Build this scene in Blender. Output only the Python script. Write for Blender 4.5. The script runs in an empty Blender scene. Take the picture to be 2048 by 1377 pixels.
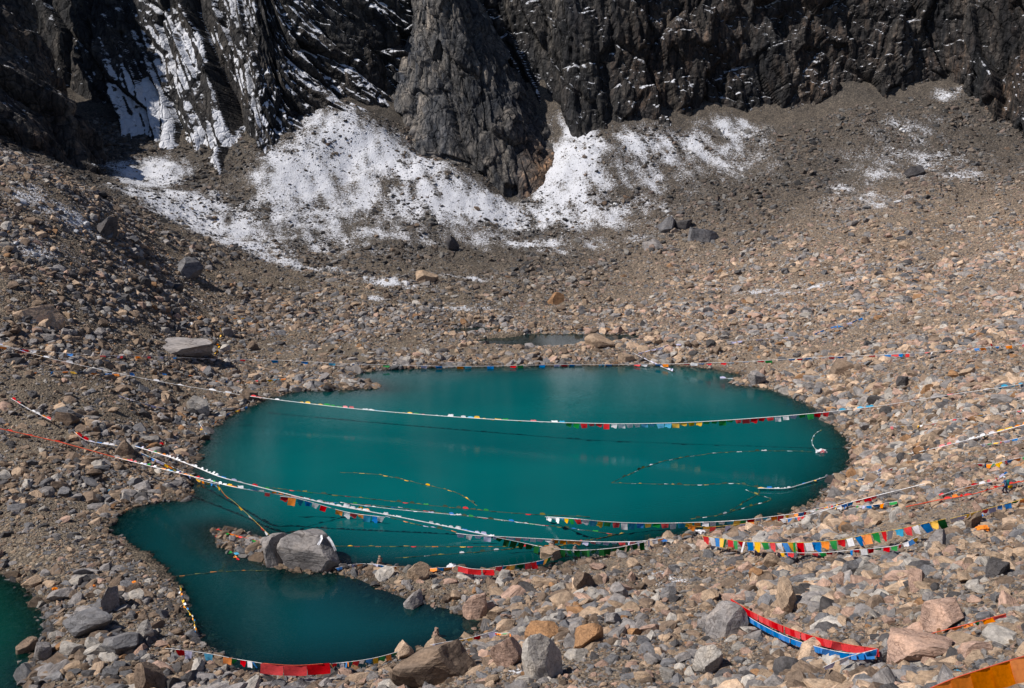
import bpy, bmesh, math, random
import numpy as np
from mathutils import Vector, Matrix, noise as mnoise
random.seed(7); rng = np.random.default_rng(11)
R = math.radians
scene = bpy.context.scene
C = scene.collection

# ------------------------------------------------------------ camera, sky, sun
H, TH, F = 45.0, R(12.0), 2048 * 35.0 / 36.0          # camera height over the lake, pitch, focal length (px of 2048)
ST, CT = math.sin(TH), math.cos(TH)
cam = bpy.data.objects.new('camera', bpy.data.cameras.new('camera'))
cam.data.lens = 35; cam.data.sensor_width = 36; cam.data.clip_end = 3000; cam.data.clip_start = 0.5
cam.location = (0, 0, H); cam.rotation_euler = (R(90) - TH, 0, 0)
C.objects.link(cam); scene.camera = cam

SUN_EL, SUN_AZ = R(50), R(-105)                         # azimuth clockwise from +Y; -90 is from the left
w = bpy.data.worlds.new('World'); scene.world = w; w.use_nodes = True
nt = w.node_tree; bg = nt.nodes['Background']
sky = nt.nodes.new('ShaderNodeTexSky'); sky.sky_type = 'NISHITA'; sky.sun_disc = False
sky.sun_elevation = SUN_EL; sky.sun_rotation = SUN_AZ % (2 * math.pi); sky.altitude = 5000
nt.links.new(sky.outputs[0], bg.inputs[0]); bg.inputs[1].default_value = 0.075
sl = bpy.data.lights.new('sun', 'SUN'); sl.energy = 4.0; sl.angle = R(0.5); sl.color = (1.0, 0.93, 0.84)
so = bpy.data.objects.new('sun', sl); C.objects.link(so)
SD = Vector((math.sin(SUN_AZ) * math.cos(SUN_EL), math.cos(SUN_AZ) * math.cos(SUN_EL), math.sin(SUN_EL)))
so.rotation_euler = SD.to_track_quat('Z', 'Y').to_euler(); so.location = (0, 0, 300)
vs = scene.view_settings; vs.view_transform = 'Standard'; vs.look = 'None'; vs.exposure = 0.45; vs.gamma = 1.0

# ------------------------------------------------------------ helpers
def lin(r, g, b):
    f = lambda c: ((c / 255) / 12.92 if c / 255 <= .04045 else ((c / 255 + .055) / 1.055) ** 2.4)
    return np.array([f(r), f(g), f(b)])
def sstep(a, b, x):
    t = np.clip((x - a) / (b - a), 0, 1); return t * t * (3 - 2 * t)
def ray(px, py):
    v = (py - 688.5) / F
    return np.array([(px - 1024) / F, CT - v * ST, -(ST + v * CT)])
def P(px, py, d): return np.array([0, 0, H]) + ray(px, py) * d
def Pz(px, py, z):
    r = ray(px, py); return np.array([0, 0, H]) + r * ((z - H) / r[2])
def _hash(ix, iy, seed):
    h = (ix.astype(np.int64) * 374761393 + iy.astype(np.int64) * 668265263 + seed * 974711) & 0x7fffffff
    h = ((h ^ (h >> 13)) * 1274126177) & 0x7fffffff
    h = ((h ^ (h >> 16)) * 2246822519) & 0x7fffffff
    return ((h ^ (h >> 15)) & 0xffffff) / float(0xffffff)
def pnoise(x, y, seed=0):
    ix, iy = np.floor(x), np.floor(y); fx, fy = x - ix, y - iy
    def g(dx, dy):
        a = _hash(ix + dx, iy + dy, seed) * 2 * np.pi
        return np.cos(a) * (fx - dx) + np.sin(a) * (fy - dy)
    u = fx ** 3 * (fx * (fx * 6 - 15) + 10); v = fy ** 3 * (fy * (fy * 6 - 15) + 10)
    a = g(0, 0) * (1 - u) + g(1, 0) * u; b = g(0, 1) * (1 - u) + g(1, 1) * u
    return (a * (1 - v) + b * v) * 1.4
def fbm(x, y, o=4, seed=0, gain=.5):
    s = 0; a = 1; t = 0
    for k in range(o):
        s = s + a * pnoise(x * 2 ** k, y * 2 ** k, seed + k * 17); t += a; a *= gain
    return s / t
def facets(u, v, seed, tilt=.6):
    """blocky rock: every Voronoi cell is a tilted plane; returns height and edge closeness"""
    iu, iv = np.floor(u), np.floor(v)
    best = np.full(u.shape, 9.); second = np.full(u.shape, 9.); hh = np.zeros(u.shape)
    for du in (-1, 0, 1):
        for dv in (-1, 0, 1):
            cu, cv = iu + du, iv + dv
            pu = cu + _hash(cu, cv, seed); pv = cv + _hash(cu, cv, seed + 1)
            d = np.hypot(u - pu, v - pv)
            h = (_hash(cu, cv, seed + 2) - .5) + tilt * ((_hash(cu, cv, seed + 3) - .5) * (u - pu) * 2 + (_hash(cu, cv, seed + 4) - .5) * (v - pv) * 2)
            m = d < best
            second = np.where(m, best, np.minimum(second, d)); hh = np.where(m, h, hh); best = np.where(m, d, best)
    return hh, second - best
def mesh_from(name, verts, quads, attrs=None, smooth=False):
    me = bpy.data.meshes.new(name); n = len(verts); q = len(quads)
    me.vertices.add(n); me.vertices.foreach_set('co', np.asarray(verts, np.float32).ravel())
    me.loops.add(q * 4); me.loops.foreach_set('vertex_index', np.asarray(quads, np.int32).ravel())
    me.polygons.add(q); me.polygons.foreach_set('loop_start', np.arange(q, dtype=np.int32) * 4)
    me.polygons.foreach_set('use_smooth', np.full(q, smooth))
    me.update(calc_edges=True)
    for k, a in (attrs or {}).items():
        at = me.attributes.new(k, 'FLOAT', 'POINT'); at.data.foreach_set('value', np.asarray(a, np.float32).ravel())
    return me
def grid_quads(ny, nx):
    i = np.arange((ny - 1) * (nx - 1)); r, c = i // (nx - 1), i % (nx - 1); a = r * nx + c
    return np.stack([a, a + 1, a + nx + 1, a + nx], 1)
def new(name, data, mat=None, parent=None):
    o = bpy.data.objects.new(name, data); C.objects.link(o)
    if mat is not None and not data.materials: data.materials.append(mat)
    if parent is not None: o.parent = parent
    return o
def tag(o, label=None, cat=None, group=None, kind=None):
    if label: o['label'] = label
    if cat: o['category'] = cat
    if group: o['group'] = group
    if kind: o['kind'] = kind
    return o

# ------------------------------------------------------------ materials
class NB:
    def __init__(s, name):
        s.m = bpy.data.materials.new(name); s.m.use_nodes = True; s.t = s.m.node_tree; s.t.nodes.clear()
        s.out = s.n('ShaderNodeOutputMaterial')
    def n(s, t, **k):
        x = s.t.nodes.new(t)
        for a, b in k.items(): setattr(x, a, b)
        return x
    def l(s, a, b): s.t.links.new(a, b)
    def put(s, v, sock):
        if isinstance(v, bpy.types.NodeSocket): s.l(v, sock)
        else:
            if sock.type == 'RGBA' and len(v) == 3: v = (*v, 1)
            sock.default_value = v
    def math(s, op, a, b=0.0, clamp=False):
        x = s.n('ShaderNodeMath', operation=op, use_clamp=clamp); s.put(a, x.inputs[0]); s.put(b, x.inputs[1]); return x.outputs[0]
    def mix(s, f, a, b, mode='MIX'):
        x = s.n('ShaderNodeMix', data_type='RGBA', blend_type=mode); s.put(f, x.inputs[0]); s.put(a, x.inputs[6]); s.put(b, x.inputs[7]); return x.outputs[2]
    def ramp(s, f, stops, interp='LINEAR'):
        x = s.n('ShaderNodeValToRGB'); r = x.color_ramp; r.interpolation = interp
        while len(r.elements) < len(stops): r.elements.new(.5)
        for e, (p, c) in zip(r.elements, stops): e.position = p; e.color = (*c, 1) if len(c) == 3 else c
        s.l(f, x.inputs[0]); return x.outputs[0]
    def noise(s, vec, scale, detail=4, rough=.55, dist=0):
        x = s.n('ShaderNodeTexNoise'); s.l(vec, x.inputs['Vector']); x.inputs['Scale'].default_value = scale
        x.inputs['Detail'].default_value = detail; x.inputs['Roughness'].default_value = rough; x.inputs['Distortion'].default_value = dist
        return x.outputs[0]
    def mapping(s, vec, scale=(1, 1, 1), rot=(0, 0, 0)):
        x = s.n('ShaderNodeMapping'); s.l(vec, x.inputs[0]); x.inputs['Scale'].default_value = scale; x.inputs['Rotation'].default_value = rot; return x.outputs[0]
    def attr(s, name, typ='GEOMETRY', out='Fac'):
        x = s.n('ShaderNodeAttribute', attribute_name=name, attribute_type=typ); return x.outputs[out]
    def bump(s, h, strength, dist, prev=None):
        x = s.n('ShaderNodeBump'); s.l(h, x.inputs['Height']); x.inputs['Strength'].default_value = strength; x.inputs['Distance'].default_value = dist
        if prev is not None: s.l(prev, x.inputs['Normal'])
        return x.outputs[0]
    def bsdf(s, col, rough=.9, normal=None, spec=.2):
        b = s.n('ShaderNodeBsdfPrincipled'); s.put(col, b.inputs['Base Color']); s.put(rough, b.inputs['Roughness'])
        b.inputs['Specular IOR Level'].default_value = spec
        if normal is not None: s.l(normal, b.inputs['Normal'])
        s.l(b.outputs[0], s.out.inputs[0]); return b

SNOW = (.62, .64, .70)
def mat_ground():
    b = NB('ground'); pos = b.n('ShaderNodeNewGeometry').outputs['Position']
    big = b.noise(pos, .035, 5, .6); med = b.noise(pos, .6, 4)
    debris_shade = b.attr('debris_shade'); pink = b.attr('pink')
    base = b.ramp(big, [(.3, (.125, .108, .09)), (.5, (.175, .148, .12)), (.72, (.20, .172, .14))])
    base = b.mix(pink, base, (.245, .20, .165)); base = b.mix(debris_shade, base, (.075, .070, .066))
    vo = b.n('ShaderNodeTexVoronoi', feature='F1'); b.l(pos, vo.inputs['Vector']); vo.inputs['Scale'].default_value = 3.2
    vo2 = b.n('ShaderNodeTexVoronoi', feature='F1'); b.l(pos, vo2.inputs['Vector']); vo2.inputs['Scale'].default_value = 7.5
    cell = b.ramp(b.n('ShaderNodeSeparateColor').outputs[0], [(0, (0, 0, 0)), (1, (1, 1, 1))]) if False else None
    sc = b.n('ShaderNodeSeparateColor'); b.l(vo.outputs['Color'], sc.inputs[0])
    sc2 = b.n('ShaderNodeSeparateColor'); b.l(vo2.outputs['Color'], sc2.inputs[0])
    g = b.ramp(sc.outputs[0], [(0, (.45, .45, .47)), (.35, (.8, .78, .76)), (.7, (1.1, 1.06, 1.0)), (1, (1.6, 1.5, 1.38))])
    g2 = b.ramp(sc2.outputs[0], [(0, (.6, .6, .6)), (.6, (1, 1, 1)), (1, (1.45, 1.4, 1.32))])
    sand = b.attr('sand')
    g = b.mix(sand, g, (1, .97, .93)); 
    col = b.mix(1, base, g, 'MULTIPLY'); 
    col = b.mix(.8, col, g2, 'MULTIPLY')
    col = b.mix(1, col, b.ramp(med, [(.3, (.8, .8, .8)), (.7, (1.15, 1.15, 1.15))]), 'MULTIPLY')
    wet = b.attr('wet'); col = b.mix(wet, col, b.mix(1, col, (.42, .42, .42), 'MULTIPLY'))
    # snow lying between the stones
    sn = b.attr('snow'); n1 = b.noise(pos, 1.35, 6, .85); n2 = b.noise(pos, 3.2, 3, .7)
    k = b.math('ADD', b.math('MULTIPLY', n1, 1.5), b.math('MULTIPLY', n2, 1.0)); k = b.math('SUBTRACT', k, .70)
    f = b.math('MULTIPLY', b.math('SUBTRACT', sn, b.math('SUBTRACT', k, .07)), 4.2, True)
    col = b.mix(f, col, SNOW)
    hgt = b.math('SUBTRACT', b.math('MULTIPLY', med, .5), b.math('ADD', vo.outputs[0], b.math('MULTIPLY', vo2.outputs[0], .5)))
    nrm = b.bump(hgt, .8, .25)
    b.bsdf(col, .92, nrm); return b.m
def mat_rock(inst):
    b = NB('scree_stone' if inst else 'boulder'); tc = b.n('ShaderNodeTexCoord').outputs['Object']
    oi = b.n('ShaderNodeObjectInfo')
    col = b.attr('col', 'INSTANCER', 'Color') if inst else oi.outputs['Color']
    va = b.n('ShaderNodeVectorMath', operation='ADD'); b.l(tc, va.inputs[0])
    cv = b.n('ShaderNodeCombineXYZ'); b.l(b.math('MULTIPLY', oi.outputs['Random'], 37.), cv.inputs[0]); b.l(b.math('MULTIPLY', oi.outputs['Random'], 91.), cv.inputs[1]); b.l(cv.outputs[0], va.inputs[1])
    p = va.outputs[0]
    n1 = b.noise(p, 2.2, 5, .6, .4); n2 = b.noise(p, 14 if not inst else 6, 4, .65)
    n3 = b.noise(b.mapping(p, (1.5, 1.5, 9), (.5, .3, 0)), 1.6, 4, .6, .6)
    c = b.mix(1, col, b.ramp(n1, [(.28, (.55, .56, .58)), (.5, (1, 1, 1)), (.75, (1.35, 1.28, 1.18))]), 'MULTIPLY')
    c = b.mix(.7, c, b.ramp(n2, [(.3, (.6, .6, .6)), (.5, (1, 1, 1)), (.72, (1.35, 1.35, 1.35))]), 'MULTIPLY')
    c = b.mix(.55, c, b.ramp(n3, [(.35, (.62, .60, .58)), (.55, (1.05, 1.05, 1.05))]), 'MULTIPLY')
    n5 = b.noise(p, 30, 4, .7); c = b.mix(.6, c, b.ramp(n5, [(.32, (.6, .6, .6)), (.5, (1, 1, 1)), (.7, (1.3, 1.3, 1.28))]), 'MULTIPLY')
    cr_ = b.n('ShaderNodeTexVoronoi', feature='DISTANCE_TO_EDGE'); dv = b.n('ShaderNodeVectorMath', operation='ADD'); b.l(p, dv.inputs[0])
    dn_ = b.n('ShaderNodeTexNoise'); b.l(p, dn_.inputs['Vector']); dn_.inputs['Scale'].default_value = 2.5; b.l(dn_.outputs['Color'], dv.inputs[1]); b.l(dv.outputs[0], cr_.inputs['Vector']); cr_.inputs['Scale'].default_value = 1.7
    if not inst: c = b.mix(1, c, b.ramp(cr_.outputs[0], [(0, (.45, .43, .42)), (.025, (1, 1, 1))]), 'MULTIPLY')
    nrm = b.bump(b.math('ADD', b.math('ADD', n2, b.math('MULTIPLY', n5, .5)), b.math('MULTIPLY', n3, 1.2)), .9, .08 if not inst else .1)
    b.bsdf(c, .88, nrm, .25); return b.m
def mat_cliff():
    b = NB('cliff_rock'); pos = b.n('ShaderNodeNewGeometry').outputs['Position']
    brown = b.attr('brown')
    st = b.mapping(pos, (1, 1, .16)); n1 = b.noise(st, .16, 6, .62, .6); n2 = b.noise(st, .6, 5, .65, .3); n3 = b.noise(pos, 1.2, 6, .7)
    n4 = b.noise(b.mapping(pos, (1, 1, .35)), .05, 4, .6)
    c = b.ramp(n1, [(.32, (.011, .013, .017)), (.46, (.025, .026, .028)), (.58, (.045, .043, .041)), (.74, (.08, .073, .065))])
    br = b.ramp(n2, [(.3, (.020, .016, .014)), (.5, (.052, .038, .029)), (.64, (.13, .080, .048)), (.78, (.22, .135, .075))])
    fb = b.math('MULTIPLY', brown, b.ramp(n4, [(.38, (0, 0, 0)), (.62, (1, 1, 1))]), True)
    c = b.mix(fb, c, br)
    c = b.mix(.8, c, b.ramp(n3, [(.3, (.5, .5, .52)), (.52, (1, 1, 1)), (.75, (1.6, 1.6, 1.55))]), 'MULTIPLY')
    c = b.mix(.6, c, b.ramp(n2, [(.36, (.45, .46, .5)), (.55, (1.1, 1.1, 1.1))]), 'MULTIPLY')
    jw = b.n('ShaderNodeVectorMath', operation='ADD'); b.l(b.mapping(pos, (1, 1, .42), (.1, .25, 0)), jw.inputs[0])
    jn = b.n('ShaderNodeTexNoise'); b.l(pos, jn.inputs['Vector']); jn.inputs['Scale'].default_value = .25; jn.inputs['Detail'].default_value = 5
    jm = b.n('ShaderNodeVectorMath', operation='SCALE'); b.l(jn.outputs['Color'], jm.inputs[0]); jm.inputs['Scale'].default_value = 3.5; b.l(jm.outputs[0], jw.inputs[1])
    j1 = b.n('ShaderNodeTexVoronoi', feature='DISTANCE_TO_EDGE'); b.l(jw.outputs[0], j1.inputs['Vector']); j1.inputs['Scale'].default_value = .32
    j2 = b.n('ShaderNodeTexVoronoi', feature='F1'); b.l(jw.outputs[0], j2.inputs['Vector']); j2.inputs['Scale'].default_value = .75
    crack = b.ramp(j1.outputs[0], [(0, (.35, .35, .37)), (.07, (1, 1, 1))])
    sj = b.n('ShaderNodeSeparateColor'); b.l(j2.outputs['Color'], sj.inputs[0])
    c = b.mix(1, c, crack, 'MULTIPLY'); c = b.mix(.75, c, b.ramp(sj.outputs[0], [(0, (.55, .57, .6)), (.6, (1, 1, 1)), (1, (1.7, 1.65, 1.6))]), 'MULTIPLY')
    c = b.mix(1, c, (.78, .80, .84), 'MULTIPLY')
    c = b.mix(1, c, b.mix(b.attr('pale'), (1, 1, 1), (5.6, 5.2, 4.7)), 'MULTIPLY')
    sn = b.attr('snow'); k = b.math('ADD', b.math('MULTIPLY', b.noise(pos, .9, 6, .7), .8), b.math('MULTIPLY', b.noise(pos, 3.5, 3, .6), .3))
    f = b.math('MULTIPLY', b.math('SUBTRACT', sn, k), 10.0, True)
    c = b.mix(f, c, SNOW)
    h = b.math('ADD', b.math('ADD', b.math('MULTIPLY', n2, 1.0), n3), b.math('ADD', b.math('MULTIPLY', sj.outputs[1], .7), b.math('MULTIPLY', b.math('MINIMUM', j1.outputs[0], .12), 6.0)))
    b.bsdf(c, .9, b.bump(h, .9, .5), .2); return b.m
def mat_water():
    b = NB('glacial_water'); pos = b.n('ShaderNodeNewGeometry').outputs['Position']
    d = b.attr('depth')
    rip = b.noise(b.mapping(pos, (1, 2.6, 1), (0, 0, .15)), 1.3, 3, .6); rip2 = b.noise(pos, .05, 2)
    nrm = b.bump(b.math('MULTIPLY', rip, rip2), .20, .12)
    n = b.noise(b.mapping(pos, (.6, 1, 1)), .03, 3)
    col = b.ramp(n, [(.25, (.0002, .078, .090)), (.75, (.0003, .128, .134))])
    gr = b.attr('green'); col = b.mix(gr, col, (.003, .072, .052)); col = b.mix(b.attr('grey'), col, (.010, .026, .030)); col = b.mix(b.attr('bay'), col, (.0003, .042, .052))
    dif = b.n('ShaderNodeBsdfDiffuse'); b.l(col, dif.inputs[0])
    tr = b.n('ShaderNodeBsdfTransparent'); tr.inputs[0].default_value = (.24, .42, .43, 1)
    op = b.math('SUBTRACT', 1.0, b.math('POWER', 2.718, b.math('MULTIPLY', d, -.45)))
    m1 = b.n('ShaderNodeMixShader'); b.l(op, m1.inputs[0]); b.l(tr.outputs[0], m1.inputs[1]); b.l(dif.outputs[0], m1.inputs[2])
    gl = b.n('ShaderNodeBsdfGlossy'); gl.inputs['Roughness'].default_value = .06; b.l(nrm, gl.inputs['Normal'])
    fr = b.n('ShaderNodeFresnel'); fr.inputs[0].default_value = 1.33; b.l(nrm, fr.inputs['Normal'])
    m2 = b.n('ShaderNodeMixShader'); b.l(fr.outputs[0], m2.inputs[0]); b.l(m1.outputs[0], m2.inputs[1]); b.l(gl.outputs[0], m2.inputs[2])
    b.l(m2.outputs[0], b.out.inputs[0]); return b.m
def mat_cloth(name, col):
    b = NB(name); oc = b.n('ShaderNodeTexCoord').outputs['Object']; oi = b.n('ShaderNodeObjectInfo')
    n = b.noise(oc, 5., 3)
    c = b.mix(1, tuple(col), b.ramp(n, [(.3, (.78, .78, .78)), (.7, (1.1, 1.1, 1.1))]), 'MULTIPLY')
    hs = b.n('ShaderNodeHueSaturation'); b.l(c, hs.inputs['Color'])
    b.l(b.math('MULTIPLY_ADD', oi.outputs['Random'], -.15), hs.inputs['Saturation'])
    x = hs.inputs['Saturation'].links[0].from_node; x.inputs[2].default_value = 1.05
    b.l(b.math('MULTIPLY_ADD', oi.outputs['Random'], .45), hs.inputs['Value'])
    y = hs.inputs['Value'].links[0].from_node; y.inputs[2].default_value = .85
    dif = b.n('ShaderNodeBsdfDiffuse'); b.l(hs.outputs[0], dif.inputs[0]); trl = b.n('ShaderNodeBsdfTranslucent'); b.l(hs.outputs[0], trl.inputs[0])
    m = b.n('ShaderNodeMixShader'); m.inputs[0].default_value = .18; b.l(dif.outputs[0], m.inputs[1]); b.l(trl.outputs[0], m.inputs[2]); b.l(m.outputs[0], b.out.inputs[0])
    return b.m
def mat_plain(name, col, rough=.8):
    b = NB(name); oc = b.n('ShaderNodeTexCoord').outputs['Object']
    c = b.mix(1, tuple(col), b.ramp(b.noise(oc, 6., 3), [(.3, (.75, .75, .75)), (.7, (1.15, 1.15, 1.15))]), 'MULTIPLY'); b.bsdf(c, rough); return b.m
M_GROUND, M_STONE, M_BOULDER, M_CLIFF, M_WATER = mat_ground(), mat_rock(True), mat_rock(False), mat_cliff(), mat_water()
CLOTH = {k: mat_cloth('cloth_' + n, c) for k, n, c in [
    ('w', 'white', (.74, .75, .80)), ('b', 'blue', (.010, .19, .58)), ('y', 'yellow', (.84, .47, .02)), ('g', 'green', (.02, .27, .06)),
    ('r', 'red', (.66, .018, .025)), ('o', 'orange', (.88, .25, .012)), ('p', 'pink', (.75, .20, .22)), ('l', 'lavender', (.50, .50, .72)),
    ('c', 'sky_blue', (.05, .36, .60)), ('d', 'dark_green', (.008, .085, .02)), ('k', 'wet_dark', (.05, .075, .05)), ('m', 'wet_olive', (.20, .18, .04))]}
M_CORD = {'w': mat_plain('cord_white', (.72, .72, .74)), 'r': mat_plain('cord_red', (.60, .10, .05)), 'k': mat_plain('cord_wet', (.05, .07, .05)), 'y': mat_plain('cord_yellow', (.62, .42, .08))}

# ------------------------------------------------------------ terrain heights
MAIN = [(400,1000),(395,985),(398,945),(410,895),(430,860),(470,830),(540,800),(600,785),(700,782),(765,778),(750,764),(712,753),(735,745),(800,740),(900,737),(1000,735),(1100,734),(1250,733),(1350,733),(1420,740),(1475,750),(1455,765),(1470,772),(1530,778),(1590,800),(1625,820),(1650,845),(1672,865),(1690,895),(1692,915),(1680,945),(1655,970),(1620,1000),(1560,1025),(1500,1042),(1440,1054),(1380,1064),(1330,1072),(1250,1090),(1180,1108),(1100,1126),(1000,1138),(880,1136),(800,1130),(700,1126),(670,1115),(620,1105),(560,1098),(500,1082),(455,1066),(425,1056),(440,1078),(480,1100),(530,1128),(580,1150),(660,1152),(700,1165),(750,1185),(800,1205),(890,1225),(955,1243),(935,1265),(890,1283),(800,1305),(730,1322),(660,1337),(540,1337),(480,1330),(455,1306),(430,1280),(400,1250),(370,1220),(340,1190),(300,1165),(250,1140),(220,1110),(225,1075),(240,1040),(275,1015),(340,1006)]
LEFTP = [(-160,1120),(-60,1135),(0,1150),(30,1160),(52,1178),(80,1215),(92,1250),(78,1300),(58,1340),(48,1377),(36,1430),(-160,1430)]
TARN = [(940,681),(985,672),(1050,669),(1150,668),(1250,670),(1305,672),(1250,682),(1180,688),(1120,692),(1050,692),(985,688)]
PUD = [(888,661),(950,654),(1022,655),(1005,662),(940,666),(895,665)]
WATERS = [('lake', MAIN, 0.0), ('pond', LEFTP, 0.0), ('tarn', TARN, 1.2), ('puddle', PUD, 1.7)]
STEP = .7
gx = np.arange(-235, 236, STEP); gy = np.arange(-12, 372, STEP); NX, NY = len(gx), len(gy)
X, Y = np.meshgrid(gx, gy)
SHORE = {n: np.array([Pz(px, py, z)[:2] for px, py in poly]) for n, poly, z in WATERS}
def signed_dist(poly, x, y):                       # negative inside
    d2 = np.full(x.shape, 1e12); ins = np.zeros(x.shape, bool); n = len(poly)
    for i in range(n):
        a, b = poly[i], poly[(i + 1) % n]; e = b - a
        t = np.clip(((x - a[0]) * e[0] + (y - a[1]) * e[1]) / (e @ e + 1e-9), 0, 1)
        d2 = np.minimum(d2, (x - a[0] - t * e[0]) ** 2 + (y - a[1] - t * e[1]) ** 2)
        if abs(e[1]) > 1e-9:
            ins ^= ((a[1] > y) != (b[1] > y)) & (x < e[0] * (y - a[1]) / e[1] + a[0])
    return np.where(ins, -1, 1) * np.sqrt(d2)
CTRL = []
for px, rows in {
    2350: [(1377,40),(1250,52),(1000,84),(800,118),(600,175),(400,255),(300,296)],
    2048: [(1377,49),(1250,62),(1120,76),(990,91),(900,108),(800,128),(700,155),(600,190),(500,230),(400,270),(300,310),(250,325)],
    1700: [(1377,58),(1250,73),(1120,90),(1000,113),(800,158),(700,187),(600,222),(500,258),(400,290),(300,318),(220,336)],
    1400: [(1377,65),(1250,82),(1120,101),(700,196),(600,240),(500,280),(400,310),(300,335),(250,345)],
    1024: [(1377,72),(1250,88),(1160,100),(700,206),(640,228),(600,248),(550,270),(500,290),(450,308),(400,322)],
    700: [(1377,80),(700,203),(600,238),(550,258),(500,278),(400,305),(300,325)],
    400: [(1377,82),(750,180),(700,194),(600,222),(550,236),(505,248),(450,277),(400,293)],
    100: [(1300,89),(1200,96),(1100,107),(1000,118),(900,130),(800,144),(700,158),(600,174),(500,190),(400,205),(360,212)],
    -250: [(1377,80),(1100,100),(900,120),(750,138),(600,156),(400,186),(250,215)]}.items():
    for py, d in rows: CTRL.append(P(px, py, d))
FOOT = [(-330,310,322),(-140,305,334),(40,300,338),(180,300,332),(262,308,322),(330,340,312),(400,365,306),(465,385,301),(515,392,299),(550,352,307),(590,325,314),(640,302,320),(700,286,325),(770,280,328),(820,284,337),(930,300,360),(1030,300,361),(1105,262,347),(1180,298,331),(1240,290,334),(1330,268,340),(1450,240,348),(1560,248,346),(1640,225,348),(1690,210,347),(1780,196,345),(1870,165,346),(1930,185,338),(1985,235,326),(2060,290,312),(2160,310,296),(2320,300,280)]
FOOT3 = np.array([P(*f) for f in FOOT])
bf = np.array([P(*p) for p in [(770,250,352),(790,268,342),(812,288,336),(838,304,332),(890,322,329),(950,348,325),(1000,388,320),(1050,400,319),(1095,392,320),(1122,368,323),(1132,320,329),(1128,270,342),(1120,240,352)]])
CTRL += [q for k_, q in enumerate(FOOT3) if k_ >= 4 and not 14 <= k_ <= 17] + list(bf[2:-2]) + [P(960, 330, 345), P(1040, 340, 345)]
for n, poly, z in WATERS:
    for p in SHORE[n][::2]: CTRL.append((p[0], p[1], z + .6))
CTRL += [(0, 0, 43), (0, 32, 22.2), (-40, 5, 36), (60, 0, 46), (40, 25, 28), (-60, 40, 9), (-100, 60, 12), (-30, 60, 6), (0, 365, 55), (120, 365, 62), (-120, 365, 55), (200, 250, 52), (-210, 200, 60), (-180, 300, 60), (200, 150, 50), (200, 40, 55), (-200, 60, 45)]
CT_ = np.array(CTRL, float)
def tps(c, x, y, lam=.02):
    s = 100.; p = c[:, :2] / s; n = len(p)
    U = lambda r2: np.where(r2 > 1e-12, r2 * np.log(np.maximum(r2, 1e-12)), 0)
    K = U(((p[:, None] - p[None]) ** 2).sum(-1)) + lam * .01 * np.eye(n)
    Q = np.hstack([np.ones((n, 1)), p]); A = np.zeros((n + 3, n + 3)); A[:n, :n] = K; A[:n, n:] = Q; A[n:, :n] = Q.T
    wv = np.linalg.solve(A, np.concatenate([c[:, 2], np.zeros(3)]))
    xs, ys = x / s, y / s; out = wv[n] + wv[n + 1] * xs + wv[n + 2] * ys
    for i in range(n): out = out + wv[i] * U((xs - p[i, 0]) ** 2 + (ys - p[i, 1]) ** 2)
    return out
BASE = tps(CT_, X, Y)
DFAR = np.hypot(X, Y)
SDS = {n: signed_dist(SHORE[n], X + .5 * fbm(X * .35, Y * .35, 3, 5), Y + .5 * fbm(X * .35, Y * .35, 3, 9)) for n, _, _ in WATERS}
_t = Pz(500, 1085, 0); SDS['lake'] = SDS['lake'] - .8 + 1.9 * np.exp(-((X - _t[0]) ** 2 / 60 + (Y - _t[1]) ** 2 / 30)); SDS['tarn'] = SDS['tarn'] - .5
WL = np.minimum(SDS['lake'], SDS['pond']); WALL = np.minimum(WL, np.minimum(SDS['tarn'], SDS['puddle']))
hum = fbm(X * .045, Y * .045, 4, 3) * 1.6 + fbm(X * .22, Y * .22, 3, 21) * .55 + fbm(X * .8, Y * .8, 2, 31) * .22
far = sstep(200, 280, Y); hum = hum * (1 + .5 * far)
base = np.maximum(BASE, .55) + hum * sstep(1, 14, WALL)
Zg = base.copy()
for n, _, lv in WATERS:
    s = SDS[n]; wd = 13. if n in ('lake', 'pond') else 5.
    bank = lv + .16 * s + .10 * fbm(X * .5, Y * .5, 3, 77) * np.clip(s, 0, 2)
    out_ = bank + (np.maximum(Zg, lv + .1) - bank) * sstep(0, wd, s)
    slope = .42 if n == 'lake' else .35
    ins = lv - np.minimum(-s * slope, 6 if lv == 0 else .8) + .25 * fbm(X * .4, Y * .4, 3, 8) * np.clip(-s * .5, 0, 1)
    Zg = np.where(s < 0, ins, np.where(s < wd, out_, Zg))
def zat(x, y):
    x = np.asarray(x, float); y = np.asarray(y, float)
    fx = np.clip((x - gx[0]) / STEP, 0, NX - 1.001); fy = np.clip((y - gy[0]) / STEP, 0, NY - 1.001)
    ix, iy = fx.astype(int), fy.astype(int); tx, ty = fx - ix, fy - iy
    return (Zg[iy, ix] * (1 - tx) + Zg[iy, ix + 1] * tx) * (1 - ty) + (Zg[iy + 1, ix] * (1 - tx) + Zg[iy + 1, ix + 1] * tx) * ty
def samp(A, x, y):
    ix = np.clip(((np.asarray(x) - gx[0]) / STEP).round().astype(int), 0, NX - 1); iy = np.clip(((np.asarray(y) - gy[0]) / STEP).round().astype(int), 0, NY - 1)
    return A[iy, ix]
TD = np.arange(25, 420, .25)
def hit(px, py):
    r = ray(px, py); pts = np.array([0, 0, H]) + TD[:, None] * r
    below = np.nonzero(pts[:, 2] < np.maximum(zat(pts[:, 0], pts[:, 1]), -.02))[0]
    i = below[0] if len(below) else len(TD) - 1
    return pts[i], TD[i]
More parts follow.
